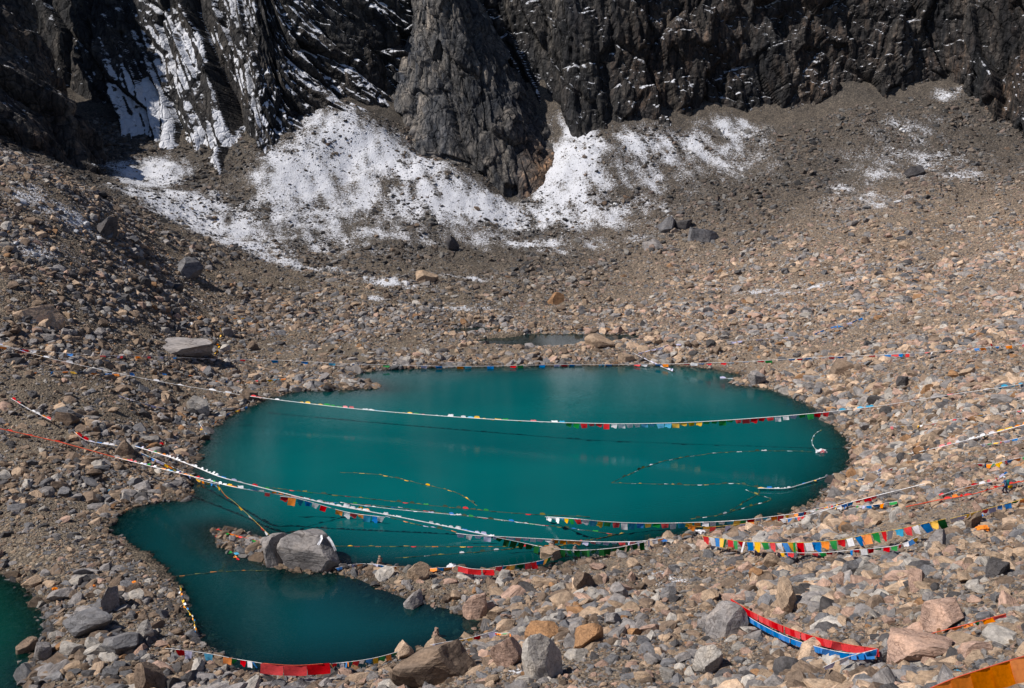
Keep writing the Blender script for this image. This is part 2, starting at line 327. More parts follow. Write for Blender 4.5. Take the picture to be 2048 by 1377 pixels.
# ---- where snow, bare sand and pinkish scree lie (world-space patches)
def blob(px, py, rx, ry, rot=0):
    p, d = hit(px, py); a = R(rot); dx, dy = X - p[0], Y - p[1]
    u = (dx * math.cos(a) + dy * math.sin(a)) / rx; v = (-dx * math.sin(a) + dy * math.cos(a)) / ry
    return np.exp(-(u * u + v * v))
snow = np.zeros_like(X)
for px, py, rx, ry, rot, amt in [(300,350,9,12,0,1.1),(360,410,13,12,-20,1.1),(430,455,14,10,-20,1.0),(500,490,14,8,-15,.75),(600,350,12,16,0,1.0),(680,300,14,14,0,.95),(620,430,14,12,0,.75),
        (760,290,12,12,0,.9),(830,330,10,9,0,1.0),(900,400,16,10,0,.95),(1000,425,16,8,0,.95),(1150,300,8,14,0,1.15),(1150,370,12,10,0,1.0),(1100,430,16,8,0,.8),(1180,440,14,7,0,.7),(740,400,14,12,0,.72),
        (800,470,18,7,0,.55),(650,500,16,6,0,.55),(1050,490,20,5,0,.62),(1250,480,18,4,0,.45),(960,560,16,3.,0,.6),(770,565,12,3.5,0,.68),(900,618,13,2.2,0,.68),(745,597,4,2,0,.6),
        (1300,290,14,9,0,.72),(1400,300,13,12,0,.66),(1460,260,12,8,0,.7),(1500,300,10,8,0,.55),(1270,360,16,12,0,.55),(1350,360,16,10,0,.42),
        (1780,330,15,10,0,.50),(1880,320,16,11,0,.53),(1930,350,12,6,0,.48),(1760,400,13,10,0,.50),(1820,250,16,10,0,.45),(1900,190,7,5,0,.6),(1700,380,12,7,0,.42),(1620,580,14,2.2,0,.66),(1530,583,10,2.,0,.6),(1440,580,10,2.,0,.42),
        (150,440,13,6,20,.50),(60,490,10,6,20,.46),(60,390,8,6,0,.5),(220,500,9,4,20,.46),(160,530,9,4,0,.42),(250,540,7,3,0,.42),(360,640,5,2,0,.5),
        (560,520,12,7,-20,.62),(630,538,12,4,-10,.55),(520,480,14,8,-20,.7),(700,480,24,14,0,.52),(1000,480,26,11,0,.50),(1150,490,20,10,0,.44),(800,420,20,14,0,.55),(600,490,18,12,0,.50),(1250,420,20,18,0,.48),(1800,320,24,20,0,.46),(1720,400,16,12,0,.46),(1450,330,22,18,0,.46),(500,430,18,16,0,.6),(1310,1150,2.2,1.5,0,.62),(1340,1165,2.,1.2,0,.6),(1040,1345,2.0,1.2,0,.6),(850,1362,2.2,1.,0,.6),(1480,1235,1.4,.8,0,.55),(1240,1180,1.5,1,0,.5)]:
    k_ = 1.5 if amt > .7 else 1.35; snow = np.maximum(snow, (amt + .12) * blob(px, py, rx * k_, ry * k_, rot))
snow = np.clip(snow, 0, .98) * (.84 + .6 * fbm(X * .14, Y * .14, 4, 55) + .5 * fbm((X * .94 + Y * .34) * .30, (Y * .94 - X * .34) * .07, 3, 155))
sand = np.zeros_like(X)
for px, py, rx, ry in [(1420,1105,7,4),(1180,1135,8,3),(150,1000,10,9),(60,940,9,9),(120,880,9,8),(870,1185,7,3),(780,1160,6,2),(250,1340,6,3),(330,760,14,9),(700,700,16,8),(960,705,20,5),(1800,1050,9,4),(1560,725,15,6),(150,810,12,8),(1380,1090,5,3),(1960,1290,4,3),(380,960,6,5)]:
    sand = np.maximum(sand, blob(px, py, rx, ry))
sand = np.clip(sand * 1.25 + .4 * fbm(X * .1, Y * .1, 3, 91) - .12, 0, 1)
pink = np.clip(sstep(-30, 60, X) * .8 + .3 * fbm(X * .03, Y * .03, 3, 44), 0, .95) * (1 - .35 * sstep(240, 320, Y))
wet = (1 - sstep(.0, .45, Zg + .12 * fbm(X * .7, Y * .7, 2, 6))) * (WL < 5)
ground = new('ground', mesh_from('ground', np.stack([X, Y, Zg], -1).reshape(-1, 3), grid_quads(NY, NX), dict(snow=snow, sand=sand, pink=pink, wet=wet, debris_shade=np.clip((sstep(225, 300, Y) * .85 * (1 - sstep(-10, 50, X)) + sstep(262, 322, Y) * .85 * sstep(-10, 50, X)) + .25 * fbm(X * .04, Y * .04, 3, 14), 0, 1) * far), True), M_GROUND)  # upper talus darkened: dark cliff debris plus cloud shade painted into the colour
tag(ground, kind='structure')
# ---- water sheets
def bay_of(x, y):                                   # the shallow, less silty bay this side of the spit
    a, b_ = Pz(400, 1010, 0), Pz(960, 1180, 0); t = ((x - a[0]) * (b_[1] - a[1]) - (y - a[1]) * (b_[0] - a[0])) / math.hypot(b_[0] - a[0], b_[1] - a[1])
    return sstep(-3, 6, t + 1.5 * fbm(x * .1, y * .1, 2, 3)) * .85
for n, poly, lv in WATERS:
    sh = SHORE[n]; st = 1.0 if lv == 0 else .5
    wx = np.arange(sh[:, 0].min() - 3, sh[:, 0].max() + 3, st); wy = np.arange(sh[:, 1].min() - 3, sh[:, 1].max() + 3, st)
    A, B = np.meshgrid(wx, wy); s = samp(SDS[n], A, B); q = grid_quads(*A.shape); ok = (s.ravel()[q] < 1.6).all(1)
    dep = np.clip(lv - zat(A, B), 0, 9)
    if lv > 0: dep = dep * 1.5
    gre = np.full(A.shape, .85 if n == 'pond' else 0.); gry = np.full(A.shape, 1. if lv > 0 else 0.)
    used = np.unique(q[ok]); remap = np.zeros(A.size, int); remap[used] = np.arange(len(used))
    o = new(n, mesh_from(n, np.stack([A, B, np.full(A.shape, lv)], -1).reshape(-1, 3)[used], remap[q[ok]], dict(depth=dep.ravel()[used], green=gre.ravel()[used], grey=gry.ravel()[used], bay=(bay_of(A, B) if n == 'lake' else 0 * A).ravel()[used]), True), M_WATER)
    tag(o, kind='structure')

# ------------------------------------------------------------ cliffs
def resample(pts, n):
    pts = np.asarray(pts, float); s = np.concatenate([[0], np.cumsum(np.linalg.norm(np.diff(pts, axis=0), axis=1))])
    t = np.linspace(0, s[-1], n); return np.stack([np.interp(t, s, pts[:, k]) for k in range(pts.shape[1])], 1), s[-1]
def smooth1(a, k):
    kern = np.hanning(2 * k + 3)[1:-1]; kern /= kern.sum(); pad = np.pad(a, ((k, k), (0, 0)), 'edge')
    return np.stack([np.convolve(pad[:, i], kern, 'valid') for i in range(a.shape[1])], 1)
def wall(name, foot, top, nu, nw, rough, snowf, brownf, palef, seed, power=1.0, tilt=0.0, elong=2.6, shear=None, fold=1.0):
    """rock face lofted from a foot line to a top line, broken into tilted blocks at four scales"""
    f, Lf = resample(foot, nu); t, _ = resample(top, nu); f = smooth1(f, 4); t = smooth1(t, 6)
    wv = np.linspace(0, 1, nw)[:, None]
    G = f[None] * (1 - wv[..., None] ** power) + t[None] * wv[..., None] ** power
    G[..., 2] = f[None, :, 2] * (1 - wv) + t[None, :, 2] * wv
    hgt = np.linalg.norm(t - f, axis=1).mean()
    U = np.broadcast_to(np.linspace(0, Lf, nu)[None], (nw, nu)); W = wv * hgt + 0 * U
    mid = smooth1(f * .5 + t * .5, max(8, nu // 25)); tg = np.gradient(mid, axis=0); nrm = np.stack([tg[:, 1], -tg[:, 0], 0 * tg[:, 0]], 1)
    nrm /= np.linalg.norm(nrm, axis=1)[:, None] + 1e-9
    tl = tilt(G) if callable(tilt) else tilt
    wu = U + tl * W + 2.2 * fbm(U * .06, W * .06, 3, seed); ww = W + 2.2 * fbm(U * .06, W * .06, 3, seed + 9)
    D = np.zeros(U.shape)
    sh = shear(G) if shear else 0.
    for cell, amp in ((17., 5.5), (6.5, 2.8), (2.6, 1.0), (1.1, .14)):
        h, e = facets(wu / cell, (ww + sh * wu) / (cell * elong * (1 + .5 * (cell < 3))), seed + int(cell * 10))
        D += amp * h * 1.1 - amp * .22 * (1 - sstep(0, .12, e))
    D += fbm(U * .5, W * .25, 4, seed + 40) * .9
    lead = pnoise(wu / 11, ww / 26, seed + 60); D += fold * (np.abs(lead) * -3.0 + 1.); D += (1 - np.abs(fbm(wu * .35, ww * .2, 4, seed + 80)) * 2) * .25
    for _ in range(2): Dp = np.pad(D, 1, 'edge'); D = (Dp[:-2, 1:-1] + Dp[2:, 1:-1] + Dp[1:-1, :-2] + Dp[1:-1, 2:] + 3 * D) / 7
    D *= rough
    G = G + nrm[None] * D[..., None]
    G[..., 2] += .35 * D * rough
    du = np.gradient(G, axis=1); dw = np.gradient(G, axis=0); N = np.cross(du, dw); N /= np.linalg.norm(N, axis=-1)[..., None] + 1e-9
    N = np.where(N[..., 2:3] < -.2, -N, N) if False else N
    nz = np.abs(N[..., 2]) * np.sign((N[..., :2] * nrm[None, :, :2]).sum(-1) * N[..., 2] + 1e-9)
    sn = snowf(G, U, W, nz); br = brownf(G, U, W); pa = palef(G, U, W, N)
    me = mesh_from(name, G.reshape(-1, 3), grid_quads(nw, nu), dict(snow=sn, brown=br, pale=pa), False)
    o = new(name, me, M_CLIFF); tag(o, kind='structure'); return o
def pxof(G):
    q = G - np.array([0, 0, H]); dep = q[..., 1] * CT - q[..., 2] * ST
    return 1024 + F * q[..., 0] / dep, 688.5 - F * (q[..., 1] * ST + q[..., 2] * CT) / dep
def headsnow(G, U, W, nz):
    x, z = G[..., 0], G[..., 2]
    left = 1 - sstep(-38, -8, x)
    dg = .6 * fbm((x + 1.1 * z) * .07, (z - .6 * x) * .03, 3, 70) + .9 * fbm(x * .06, z * .06, 4, 171)       # bands of ledges running down to the right
    gully = np.exp(-((x + 112 - .1 * (z - 60) + 4 * fbm(z * .06, x * 0, 2, 3)) / 5.) ** 2) * sstep(42, 60, z)
    g2 = np.exp(-((x - 14 + .62 * (z - 48)) / 3.0) ** 2) * sstep(40, 50, z)
    low = 1 - sstep(2, 22, W)
    s = left * (.20 + .60 * dg + .30 * low + .32 * gully + .35 * fbm(x * .35 + z * .25, z * .5, 3, 277)) + (1 - left) * (.02 + .28 * g2 + .26 * low * (x < 75) + .12 * dg)
    s = s - .30 * (1 - sstep(-150, -120, x))
    return s + 1.0 * (sstep(.15, .75, nz) - .42)
def topline(foot, lean, ztop):
    f = np.asarray(foot); m0 = resample(f, 200)[0]; m = smooth1(m0, 42); tg = np.gradient(m, axis=0); n = np.stack([tg[:, 1], -tg[:, 0]], 1); n /= np.linalg.norm(n, axis=1)[:, None]
    o = m.copy(); o[:, 2] = ztop(m); o[:, :2] -= n * ((o[:, 2] - m[:, 2]) / np.tan(lean(m)))[:, None]; return o
hf = FOOT3.copy(); hf[:, 2] -= 9
hf2 = resample(hf, 400)[0]
top = topline(hf2, lambda m: R(62) + R(10) * sstep(-30, 30, m[:, 0]), lambda m: 128 + 10 * np.sin(m[:, 0] * .05) + 60 * (1 - sstep(-150, -60, m[:, 0])))
wall('headwall', hf2, top, 1150, 450, 1.0, headsnow,
     lambda G, U, W: np.clip(sstep(15, 60, G[..., 0]) * .5 + .2 - .15 * sstep(60, 90, G[..., 2]), 0, 1) * .75,
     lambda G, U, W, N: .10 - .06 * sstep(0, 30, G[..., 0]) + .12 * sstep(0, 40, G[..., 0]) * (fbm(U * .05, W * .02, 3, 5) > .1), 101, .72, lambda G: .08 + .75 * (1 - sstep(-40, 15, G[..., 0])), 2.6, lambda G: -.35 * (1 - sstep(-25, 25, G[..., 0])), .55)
# ---- central buttress
bf[:, 2] = np.minimum(bf[:, 2], zat(bf[:, 0], bf[:, 1])) - 6
bt = np.array([P(*p) for p in [(825,-60,372),(830,-60,362),(836,-60,352),(842,-60,345),(850,-60,341),(862,-60,339),(874,-60,338),(886,-60,338),(897,-60,339),(906,-60,343),(912,-60,350),(916,-60,360),(920,-60,370)]])
wall('rock_buttress', bf, bt, 420, 330, .75,
     lambda G, U, W, nz: -.12 + .5 * (sstep(.2, .75, nz) - .45) + .25 * (1 - sstep(1, 9, W)) * (fbm(U * .2, W * .2, 2, 4) > 0),
     lambda G, U, W: np.clip(sstep(-2, 14, G[..., 0]) * (1 - sstep(40, 62, G[..., 2])) * 1.3, 0, 1),
     lambda G, U, W, N: np.clip(.48 + .7 * (1 - sstep(-26, -17, G[..., 0] + .15 * (G[..., 2] - 50))) + .4 * fbm(U * .08, W * .03, 3, 2), 0, 1), 202, .8, -.2, 1.5, None, .25)  # left facet lightened as if sunlit, painted into the rock colour
# ---- near dark spur at the left
lf = np.array([P(*p) for p in [(-420,420,190),(-200,400,208),(-60,380,222),(60,400,236),(160,430,250),(225,450,262),(258,448,272),(262,430,284),(235,400,300),(150,360,320)]])
lf[:, 2] -= 5
lt = np.array([P(*p) for p in [(-800,-350,236),(-640,-420,268),(-520,-420,286),(-380,-420,300),(-260,-420,312),(-170,-420,322),(-110,-420,330),(-80,-420,338),(-90,-420,346),(-140,-420,354)]])
wall('rock_spur', lf, lt, 430, 380, 1.1,
     lambda G, U, W, nz: .02 + .8 * (sstep(.2, .8, nz) - .42) + .40 * fbm((G[..., 0] + G[..., 2]) * .09, (G[..., 2] - G[..., 0]) * .03, 3, 12) + .1 * sstep(-125, -100, G[..., 0]),
     lambda G, U, W: np.clip(.35 + .5 * fbm(U * .05, W * .03, 3, 6), 0, 1), lambda G, U, W, N: .25 + .2 * fbm(U * .08, W * .03, 3, 16), 303, .85, .9)

# ------------------------------------------------------------ stones
def rock_mesh(name, seed, sub, cuts, amp, mat, box=.55, cut0=.42):
    rd = random.Random(seed); bm = bmesh.new(); bmesh.ops.create_icosphere(bm, subdivisions=sub, radius=1)
    V = np.array([v.co for v in bm.verts])
    V = np.sign(V) * np.abs(V) ** box; V /= np.abs(V).max()
    for k in range(cuts):
        n = np.array([rd.gauss(0, 1), rd.gauss(0, 1), rd.gauss(0, 1)]); n /= np.linalg.norm(n); dd = rd.uniform(cut0, max(.85, cut0 + .2))
        s = V @ n; m = s > dd; V[m] -= (s[m] - dd)[:, None] * n
    if amp:
        off = Vector((rd.uniform(0, 50), rd.uniform(0, 50), 0))
        V = np.array([Vector(v) * (1 + amp * (mnoise.fractal(Vector(v) * 1.7 + off, .9, 2., 5) + .35 * abs(mnoise.noise(Vector(v) * 6 + off)))) for v in V])
    lo, hi = V.min(0), V.max(0); V = (V - (lo + hi) / 2) / (hi - lo)
    for v, c in zip(bm.verts, V): v.co = c
    me = bpy.data.meshes.new(name); bm.to_mesh(me); bm.free(); me.materials.append(mat)
    return me
PAL = {'grey': lin(142, 138, 138), 'light': lin(170, 165, 160), 'tan': lin(166, 145, 125), 'pink': lin(172, 145, 131), 'brown': lin(124, 108, 95), 'dark': lin(84, 82, 84), 'orange': lin(158, 122, 90), 'slate': lin(114, 114, 118), 'buff': lin(190, 166, 144)}
# hero boulders: px, bottom py, width px, height px, colour, yaw, label
HERO = [
 (618,1152,134,80,'grey',-20,'massive grey boulder standing in the water at the spit, white scarf on it'),
 (552,1140,62,62,'grey',40,'smaller upright boulder leaning against the left of the massive boulder in the water'),
 (345,702,136,27,'grey',0,'long pale flat boulder on the left slope above the lake'),
 (72,650,86,36,'buff',10,'wedge-shaped tan boulder at the left edge, upper slope'),
 (394,838,46,40,'light',30,'upright pale boulder on the left bank of the lake'),
 (132,856,46,27,'brown',20,'rounded brown boulder on the left bank below the white flag line'),
 (246,918,42,32,'brown',60,'olive-brown rounded boulder beside the orange flag line'),
 (866,1385,176,104,'brown',15,'huge dark brown boulder at the bottom centre by the small bay'),
 (1086,1374,92,100,'light',20,'big pale grey egg-shaped boulder at the bottom centre'),
 (1014,1346,66,68,'pink',10,'pinkish pyramid-shaped boulder between the huge brown and pale boulders'),
 (1086,1290,66,42,'orange',5,'ochre blocky boulder above the pale egg-shaped boulder'),
 (1168,1192,58,50,'brown',25,'rounded grey-brown boulder on the sandy ridge'),
 (1172,1304,78,52,'orange',60,'rusty mottled boulder right of the ochre block'),
 (1240,1208,40,36,'grey',15,'grey boulder with pale top right of the sandy ridge'),
 (1453,1282,78,68,'grey',20,'grey lined boulder left of the red and blue banner'),
 (1421,1358,78,62,'light',50,'pale grey faceted boulder at the bottom, left of the white flags'),
 (1574,1236,48,60,'tan',80,'tall tan boulder above the red and blue banner'),
 (1900,1268,104,66,'pink',25,'large pink boulder with orange end below the orange flag line'),
 (1850,1338,122,66,'pink',5,'broad pinkish slab boulder at the lower right'),
 (1785,1335,80,52,'slate',45,'grey boulder where the red and blue banner ends'),
 (1996,1160,50,40,'dark',10,'dark grey boulder near the right edge below the flags'),
 (1882,1102,58,38,'grey',30,'grey-brown boulder right of the bright flag row'),
 (1835,1185,38,42,'pink',75,'upright pinkish boulder on the right scree'),
 (1624,1330,66,46,'buff',40,'flat buff boulder below the red and blue banner'),
 (1198,700,56,28,'tan',8,'tan boulder at the edge of the far tarn'),
 (1254,728,36,22,'buff',50,'cubic buff boulder on the far shore of the lake'),
 (1111,614,36,24,'orange',20,'orange-tan boulder on the plain behind the far tarn'),
 (853,568,40,22,'tan',0,'tan boulder beside the snow patches behind the lake'),
 (1406,486,64,26,'slate',12,'long dark boulder at the foot of the right talus'),
 (1336,468,42,28,'slate',50,'dark slanting boulder in the far boulder cluster'),
 (1368,462,34,18,'dark',20,'dark flat boulder in the middle of the far boulder cluster'),
 (1310,500,46,16,'grey',5,'grey slab in front of the far boulder cluster'),
 (904,506,30,28,'dark',15,'dark pointed boulder in the shaded snow field'),
 (172,1278,96,54,'slate',12,'big striped slate slab on the strip of land at lower left'),
 (218,1232,50,52,'grey',60,'tall grey boulder behind the striped slate slab'),
 (238,1318,80,46,'slate',25,'tilted slate slab with dark underside at lower left'),
 (281,1292,46,38,'light',45,'pale blocky boulder above the tilted slate slab'),
 (50,1312,44,34,'brown',30,'brown wedge rock at the edge of the left pond'),
 (86,1326,48,42,'grey',70,'grey rock beside the brown wedge at the left pond'),
 (142,1314,44,28,'light',10,'pale flat rock right of the left pond'),
 (298,1400,64,66,'brown',35,'brown slab boulder cut by the bottom edge, left of the red banner'),
 (60,1180,42,24,'tan',20,'small tan rock on the shore of the left pond'),
 (120,1206,52,26,'grey',10,'grey flat rock on the strip of land above the left pond'),
 (500,806,36,24,'brown',30,'greenish-brown boulder on the left shore under the long flag line'),
 (1512,776,44,30,'grey',40,'grey boulder at the right end of the far shore'),
 (1648,812,28,17,'light',20,'whitish boulder on the right shore of the lake'),
 (1690,746,64,26,'brown',5,'brown low boulder above the right shore'),
 (1806,776,30,22,'dark',65,'dark leaning boulder on the right slope'),
 (952,1246,56,48,'pink',30,'pinkish angular boulder at the tip of the small bay'),
 (996,1248,52,30,'tan',55,'tan flat boulder beside the tip of the small bay'),
 (836,1168,48,36,'tan',25,'tan angular boulder on the crest of the spit'),
 (828,1216,44,30,'grey',70,'grey boulder on the water edge of the spit'),
 (1108,1124,54,30,'tan',10,'tan boulder carrying a small cairn on the ridge by the lake'),
 (1830,356,40,20,'dark',30,'dark boulder in the snow dusting of the right talus'),
 (870,1308,44,34,'tan',15,'tan boulder with a small cairn at the small bay'),
 (806,1322,50,38,'buff',60,'buff boulder at the end of the near flag row'),
 (210,478,44,38,'dark',50,'dark upright boulder high on the left moraine'),
 (370,556,70,34,'slate',30,'long slate boulder on the left moraine crest'),
 (1700,1160,36,34,'slate',15,'bluish grey boulder on the right scree below the flag row'),
 (1945,1060,46,32,'brown',40,'brown boulder under the flags near the right edge'),
]
heroes = []
for i, (px, pb, wp, hp, colk, yaw, label) in enumerate(HERO):
    hgood = 1.0
    p, d = hit(px, pb - .18 * hp); s = d / F
    al = math.asin(-ray(px, pb)[2] / np.linalg.norm(ray(px, pb)))
    wd = wp * s; dpt = wd * random.uniform(.62, .8); hz = max((hp * s - dpt * math.sin(al) * .55) / math.cos(al), .45 * hp * s)
    me = rock_mesh('boulder', 1000 + i, 4, 15 if i else 26, .06, M_BOULDER, random.uniform(.6, .85) if i not in (0, 8) else .85, .5 if i not in (0, 8) else .56)
    o = new('boulder', me); yw = R(yaw); c, sn_ = abs(math.cos(yw)), abs(math.sin(yw))
    # keep the silhouette width while turned
    k = wd / (wd * 1.0 * c + dpt * sn_) * 1.17
    o.scale = (wd * k, dpt * k, hz * (1.5 if hp / wp > .45 else 2.9)); o.rotation_euler = (R(random.uniform(-6, 6)), R(random.uniform(-5, 5)), yw)
    cy = p[1] + dpt * .25
    o.location = (p[0], cy, max(float(zat(p[0], cy)), -.3 if pb > 1100 else 0) + hz * (.26 if hp / wp > .45 else -.42))
    cc = PAL[colk] * random.uniform(.92, 1.08); o.color = (*cc, 1)
    tag(o, label, 'boulder'); heroes.append((p[0], cy, max(wd, dpt) * .55))
PROTO = [rock_mesh('boulder', 50 + k, 3, 12 + k % 5, .05, M_BOULDER, .6 + .1 * (k % 3)) for k in range(22)]
# generic single boulders, the next largest ones
ZONES = [  # name, px range, py range, count, size px, palette, label, group
 ((980,2040),(1130,1370),78,(26,46),['grey','light','tan','pink','slate','pink','tan','buff'],'loose angular boulder in the bouldery foreground scree at lower right','boulders of the lower right scree'),
 ((1500,2040),(800,1120),46,(16,32),['grey','light','tan','pink','slate','buff','tan'],'loose boulder on the stony slope right of the lake','boulders right of the lake'),
 ((100,520),(1170,1372),26,(20,40),['grey','light','tan','slate','brown'],'loose boulder on the strip of land between the two ponds','boulders at lower left'),
 ((5,560),(430,760),34,(15,32),['brown','tan','grey','brown','dark'],'loose brown boulder on the moraine slope left of the lake','boulders of the left moraine'),
 ((700,1500),(570,725),22,(12,24),['tan','buff','brown','grey'],'loose boulder on the stony flat behind the lake','boulders behind the lake'),
 ((1450,2040),(420,720),26,(12,26),['grey','tan','pink','slate','buff'],'loose boulder high on the right-hand scree slope','boulders of the upper right scree'),
 ((640,1000),(400,540),10,(10,20),['dark','slate','brown'],'dark boulder lying in the shaded snow field','boulders in the snow field'),
 ((432,580),(1062,1118),16,(10,18),['grey','tan','brown'],'small stone standing out of the water along the thin tip of the spit','stones of the spit tip')]
SHORT = [(h[0], h[1] - h[3] * .5, h[6]) for h in HERO]; SEEN = set()
CW = dict(grey='grey', light='pale', tan='tan', pink='pinkish', brown='brown', dark='dark', orange='rusty', slate='slate-grey', buff='buff')
def loose_label(px, py, wp, ck_, fallback):
    for _, hx, hy, nm in sorted((math.hypot(px - a, py - b_), a, b_, t) for a, b_, t in SHORT)[:6]:
        dx, dy = px - hx, py - hy
        side = ('right of' if dx > 0 else 'left of') if abs(dx) > abs(dy) else ('in front of' if dy > 0 else 'behind')
        far_ = 'just ' if math.hypot(dx, dy) < 90 else ''
        t = '%s boulder %s%s the %s' % (CW[ck_], far_, side, nm.split(',')[0]); t = ' '.join(t.split()[:16])
        if t not in SEEN: SEEN.add(t); return t
    return fallback
for (xa, xb), (ya, yb), cnt, (sa, sb), pals, label, grp in ZONES:
    k = 0; tries = 0
    while k < cnt and tries < cnt * 12:
        tries += 1
        px, py = random.uniform(xa, xb), random.uniform(ya, yb); p, d = hit(px, py)
        if samp(WALL, p[0], p[1]) < (.6 if sb != 18 else -.9) or any((p[0] - a) ** 2 + (p[1] - b_) ** 2 < (r * 1.1) ** 2 for a, b_, r in heroes): continue
        wp = random.uniform(sa, sb) if random.random() < .35 else random.uniform(sa, (sa + sb) / 2)
        wd = wp * d / F; o = new('boulder', PROTO[random.randrange(len(PROTO))])
        hz = wd * random.uniform(.5, .85); o.scale = (wd, wd * random.uniform(.6, .95), hz)
        o.rotation_euler = (R(random.uniform(-25, 25)), R(random.uniform(-25, 25)), random.uniform(0, 6.28)); o.location = (p[0], p[1], p[2] + hz * .25)
        ck_ = random.choice(pals); cc = PAL[ck_] * random.uniform(.8, 1.12); o.color = (*cc, 1)
        tag(o, loose_label(px, py, wp, ck_, label), 'boulder', grp); heroes.append((p[0], p[1], wd * .45)); k += 1
# scree: tens of thousands of smaller stones, instanced
STONES = []
col_st = bpy.data.collections.new('scree_shapes')
for k in range(16):
    so_ = bpy.data.objects.new('stone_shape_%02d' % k, rock_mesh('stone', 300 + k, 2, 9 + k % 4, 0, M_STONE, .6 + .12 * (k % 3))); col_st.objects.link(so_)
def scatter(n, y0, y1, smin, smax, alpha, snowcut):
    x = rng.uniform(-1, 1, n * 2) ; y = rng.uniform(y0, y1, n * 2); x = x * (.62 * y + 14)
    wall_ = samp(WALL, x, y); sd = samp(sand, x, y); sn = samp(snow, x, y)
    size = smin * (1 - rng.random(n * 2) * (1 - (smin / smax) ** alpha)) ** (-1 / alpha)
    size = size * np.clip(1.05 + 1.5 * fbm(x * .05 + 9, y * .05, 3, 267), .62, 1.5)
    dens = (.85 + .8 * fbm(x * .12, y * .12, 3, 66)) * (1 - .68 * np.clip(sd, 0, 1)) * (1 - snowcut * np.clip(sn, 0, 1))
    size = np.minimum(size, smax); keep = (rng.random(n * 2) < dens) & (wall_ > -2.2)
    keep &= ~((wall_ < 0) & (size > 1.2))
    i = np.nonzero(keep)[0][:n]
    return x[i], y[i], size[i]
parts = [scatter(150000, 40, 130, .20, 2.4, 1.7, .2), scatter(110000, 110, 235, .32, 2.8, 1.8, .3), scatter(80000, 215, 352, .42, 2.8, 2.05, .25)]
sx, sy, ss = (np.concatenate([p[k] for p in parts]) for k in range(3))
sz = zat(sx, sy) - .08 * ss
N = len(sx)
rnd = rng.random(N); pk = samp(pink, sx, sy)
base_c = np.array([PAL['grey'], PAL['light'], PAL['tan'], PAL['brown'], PAL['dark'], PAL['slate'], PAL['pink'], PAL['buff'], PAL['orange']])
wl = np.array([.22, .06, .16, .28, .12, .12, .02, .02, .012]); wr = np.array([.15, .14, .18, .06, .03, .09, .19, .15, .025])
cum = np.cumsum(wl[None] * (1 - pk[:, None]) + wr[None] * pk[:, None], 1); cum /= cum[:, -1:]
ci = (rnd[:, None] > cum).sum(1).clip(0, 8)
cc = base_c[ci] * rng.uniform(.72, 1.2, (N, 1)); stone_shade = sstep(215, 290, sy) * (1 - sstep(0, 50, sx)) + sstep(255, 315, sy) * sstep(0, 50, sx); cc = cc * (1 - .55 * stone_shade)[:, None]; dust = (rng.random(N) < .35 * sstep(.35, .8, samp(snow, sx, sy))) & (sy > 150); cc[dust] = np.array([.55, .57, .62]); ss = ss * np.where(sy > 150, 1 - .35 * sstep(.3, .7, samp(snow, sx, sy)), 1); cc = cc * (1 - .4 * stone_shade[:, None]) + .4 * stone_shade[:, None] * cc.mean(1, keepdims=True)  # far stones darkened likewise: debris colour and painted cloud shade
under = np.clip(1 - (sz + .25) / .5, 0, 1) * (samp(WL, sx, sy) < 1.); cc *= (1 - .5 * under)[:, None]
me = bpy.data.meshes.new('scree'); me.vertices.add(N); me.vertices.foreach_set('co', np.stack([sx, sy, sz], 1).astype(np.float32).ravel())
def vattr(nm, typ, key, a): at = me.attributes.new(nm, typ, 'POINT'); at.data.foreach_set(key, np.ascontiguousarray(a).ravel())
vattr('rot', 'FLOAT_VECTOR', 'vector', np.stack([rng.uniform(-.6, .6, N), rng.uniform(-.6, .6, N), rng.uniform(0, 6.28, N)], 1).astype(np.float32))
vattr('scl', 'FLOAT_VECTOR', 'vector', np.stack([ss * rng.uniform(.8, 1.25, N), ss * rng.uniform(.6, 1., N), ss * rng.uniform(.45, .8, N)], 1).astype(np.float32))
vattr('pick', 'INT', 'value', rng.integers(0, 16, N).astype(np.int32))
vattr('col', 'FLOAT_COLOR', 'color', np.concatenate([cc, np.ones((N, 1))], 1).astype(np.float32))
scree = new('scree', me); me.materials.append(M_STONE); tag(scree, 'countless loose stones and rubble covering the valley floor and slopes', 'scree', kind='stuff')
ng = bpy.data.node_groups.new('scatter_stones', 'GeometryNodeTree')
ng.interface.new_socket('Geometry', in_out='INPUT', socket_type='NodeSocketGeometry'); ng.interface.new_socket('Geometry', in_out='OUTPUT', socket_type='NodeSocketGeometry')
gi, go = ng.nodes.new('NodeGroupInput'), ng.nodes.new('NodeGroupOutput')
m2p = ng.nodes.new('GeometryNodeMeshToPoints'); iop = ng.nodes.new('GeometryNodeInstanceOnPoints'); cinf = ng.nodes.new('GeometryNodeCollectionInfo')
cinf.inputs['Collection'].default_value = col_st; cinf.inputs['Separate Children'].default_value = True; cinf.inputs['Reset Children'].default_value = True
def named(n_, t_):
    x = ng.nodes.new('GeometryNodeInputNamedAttribute'); x.data_type = t_; x.inputs[0].default_value = n_; return [s_ for s_ in x.outputs if s_.enabled][0]
e2r = ng.nodes.new('FunctionNodeEulerToRotation'); L = ng.links.new
L(gi.outputs[0], m2p.inputs[0]); L(m2p.outputs[0], iop.inputs['Points']); L(cinf.outputs[0], iop.inputs['Instance']); iop.inputs['Pick Instance'].default_value = True
L(named('pick', 'INT'), iop.inputs['Instance Index']); L(named('rot', 'FLOAT_VECTOR'), e2r.inputs[0]); L(e2r.outputs[0], iop.inputs['Rotation']); L(named('scl', 'FLOAT_VECTOR'), iop.inputs['Scale'])
L(iop.outputs[0], go.inputs[0])
scree.modifiers.new('scatter', 'NODES').node_group = ng

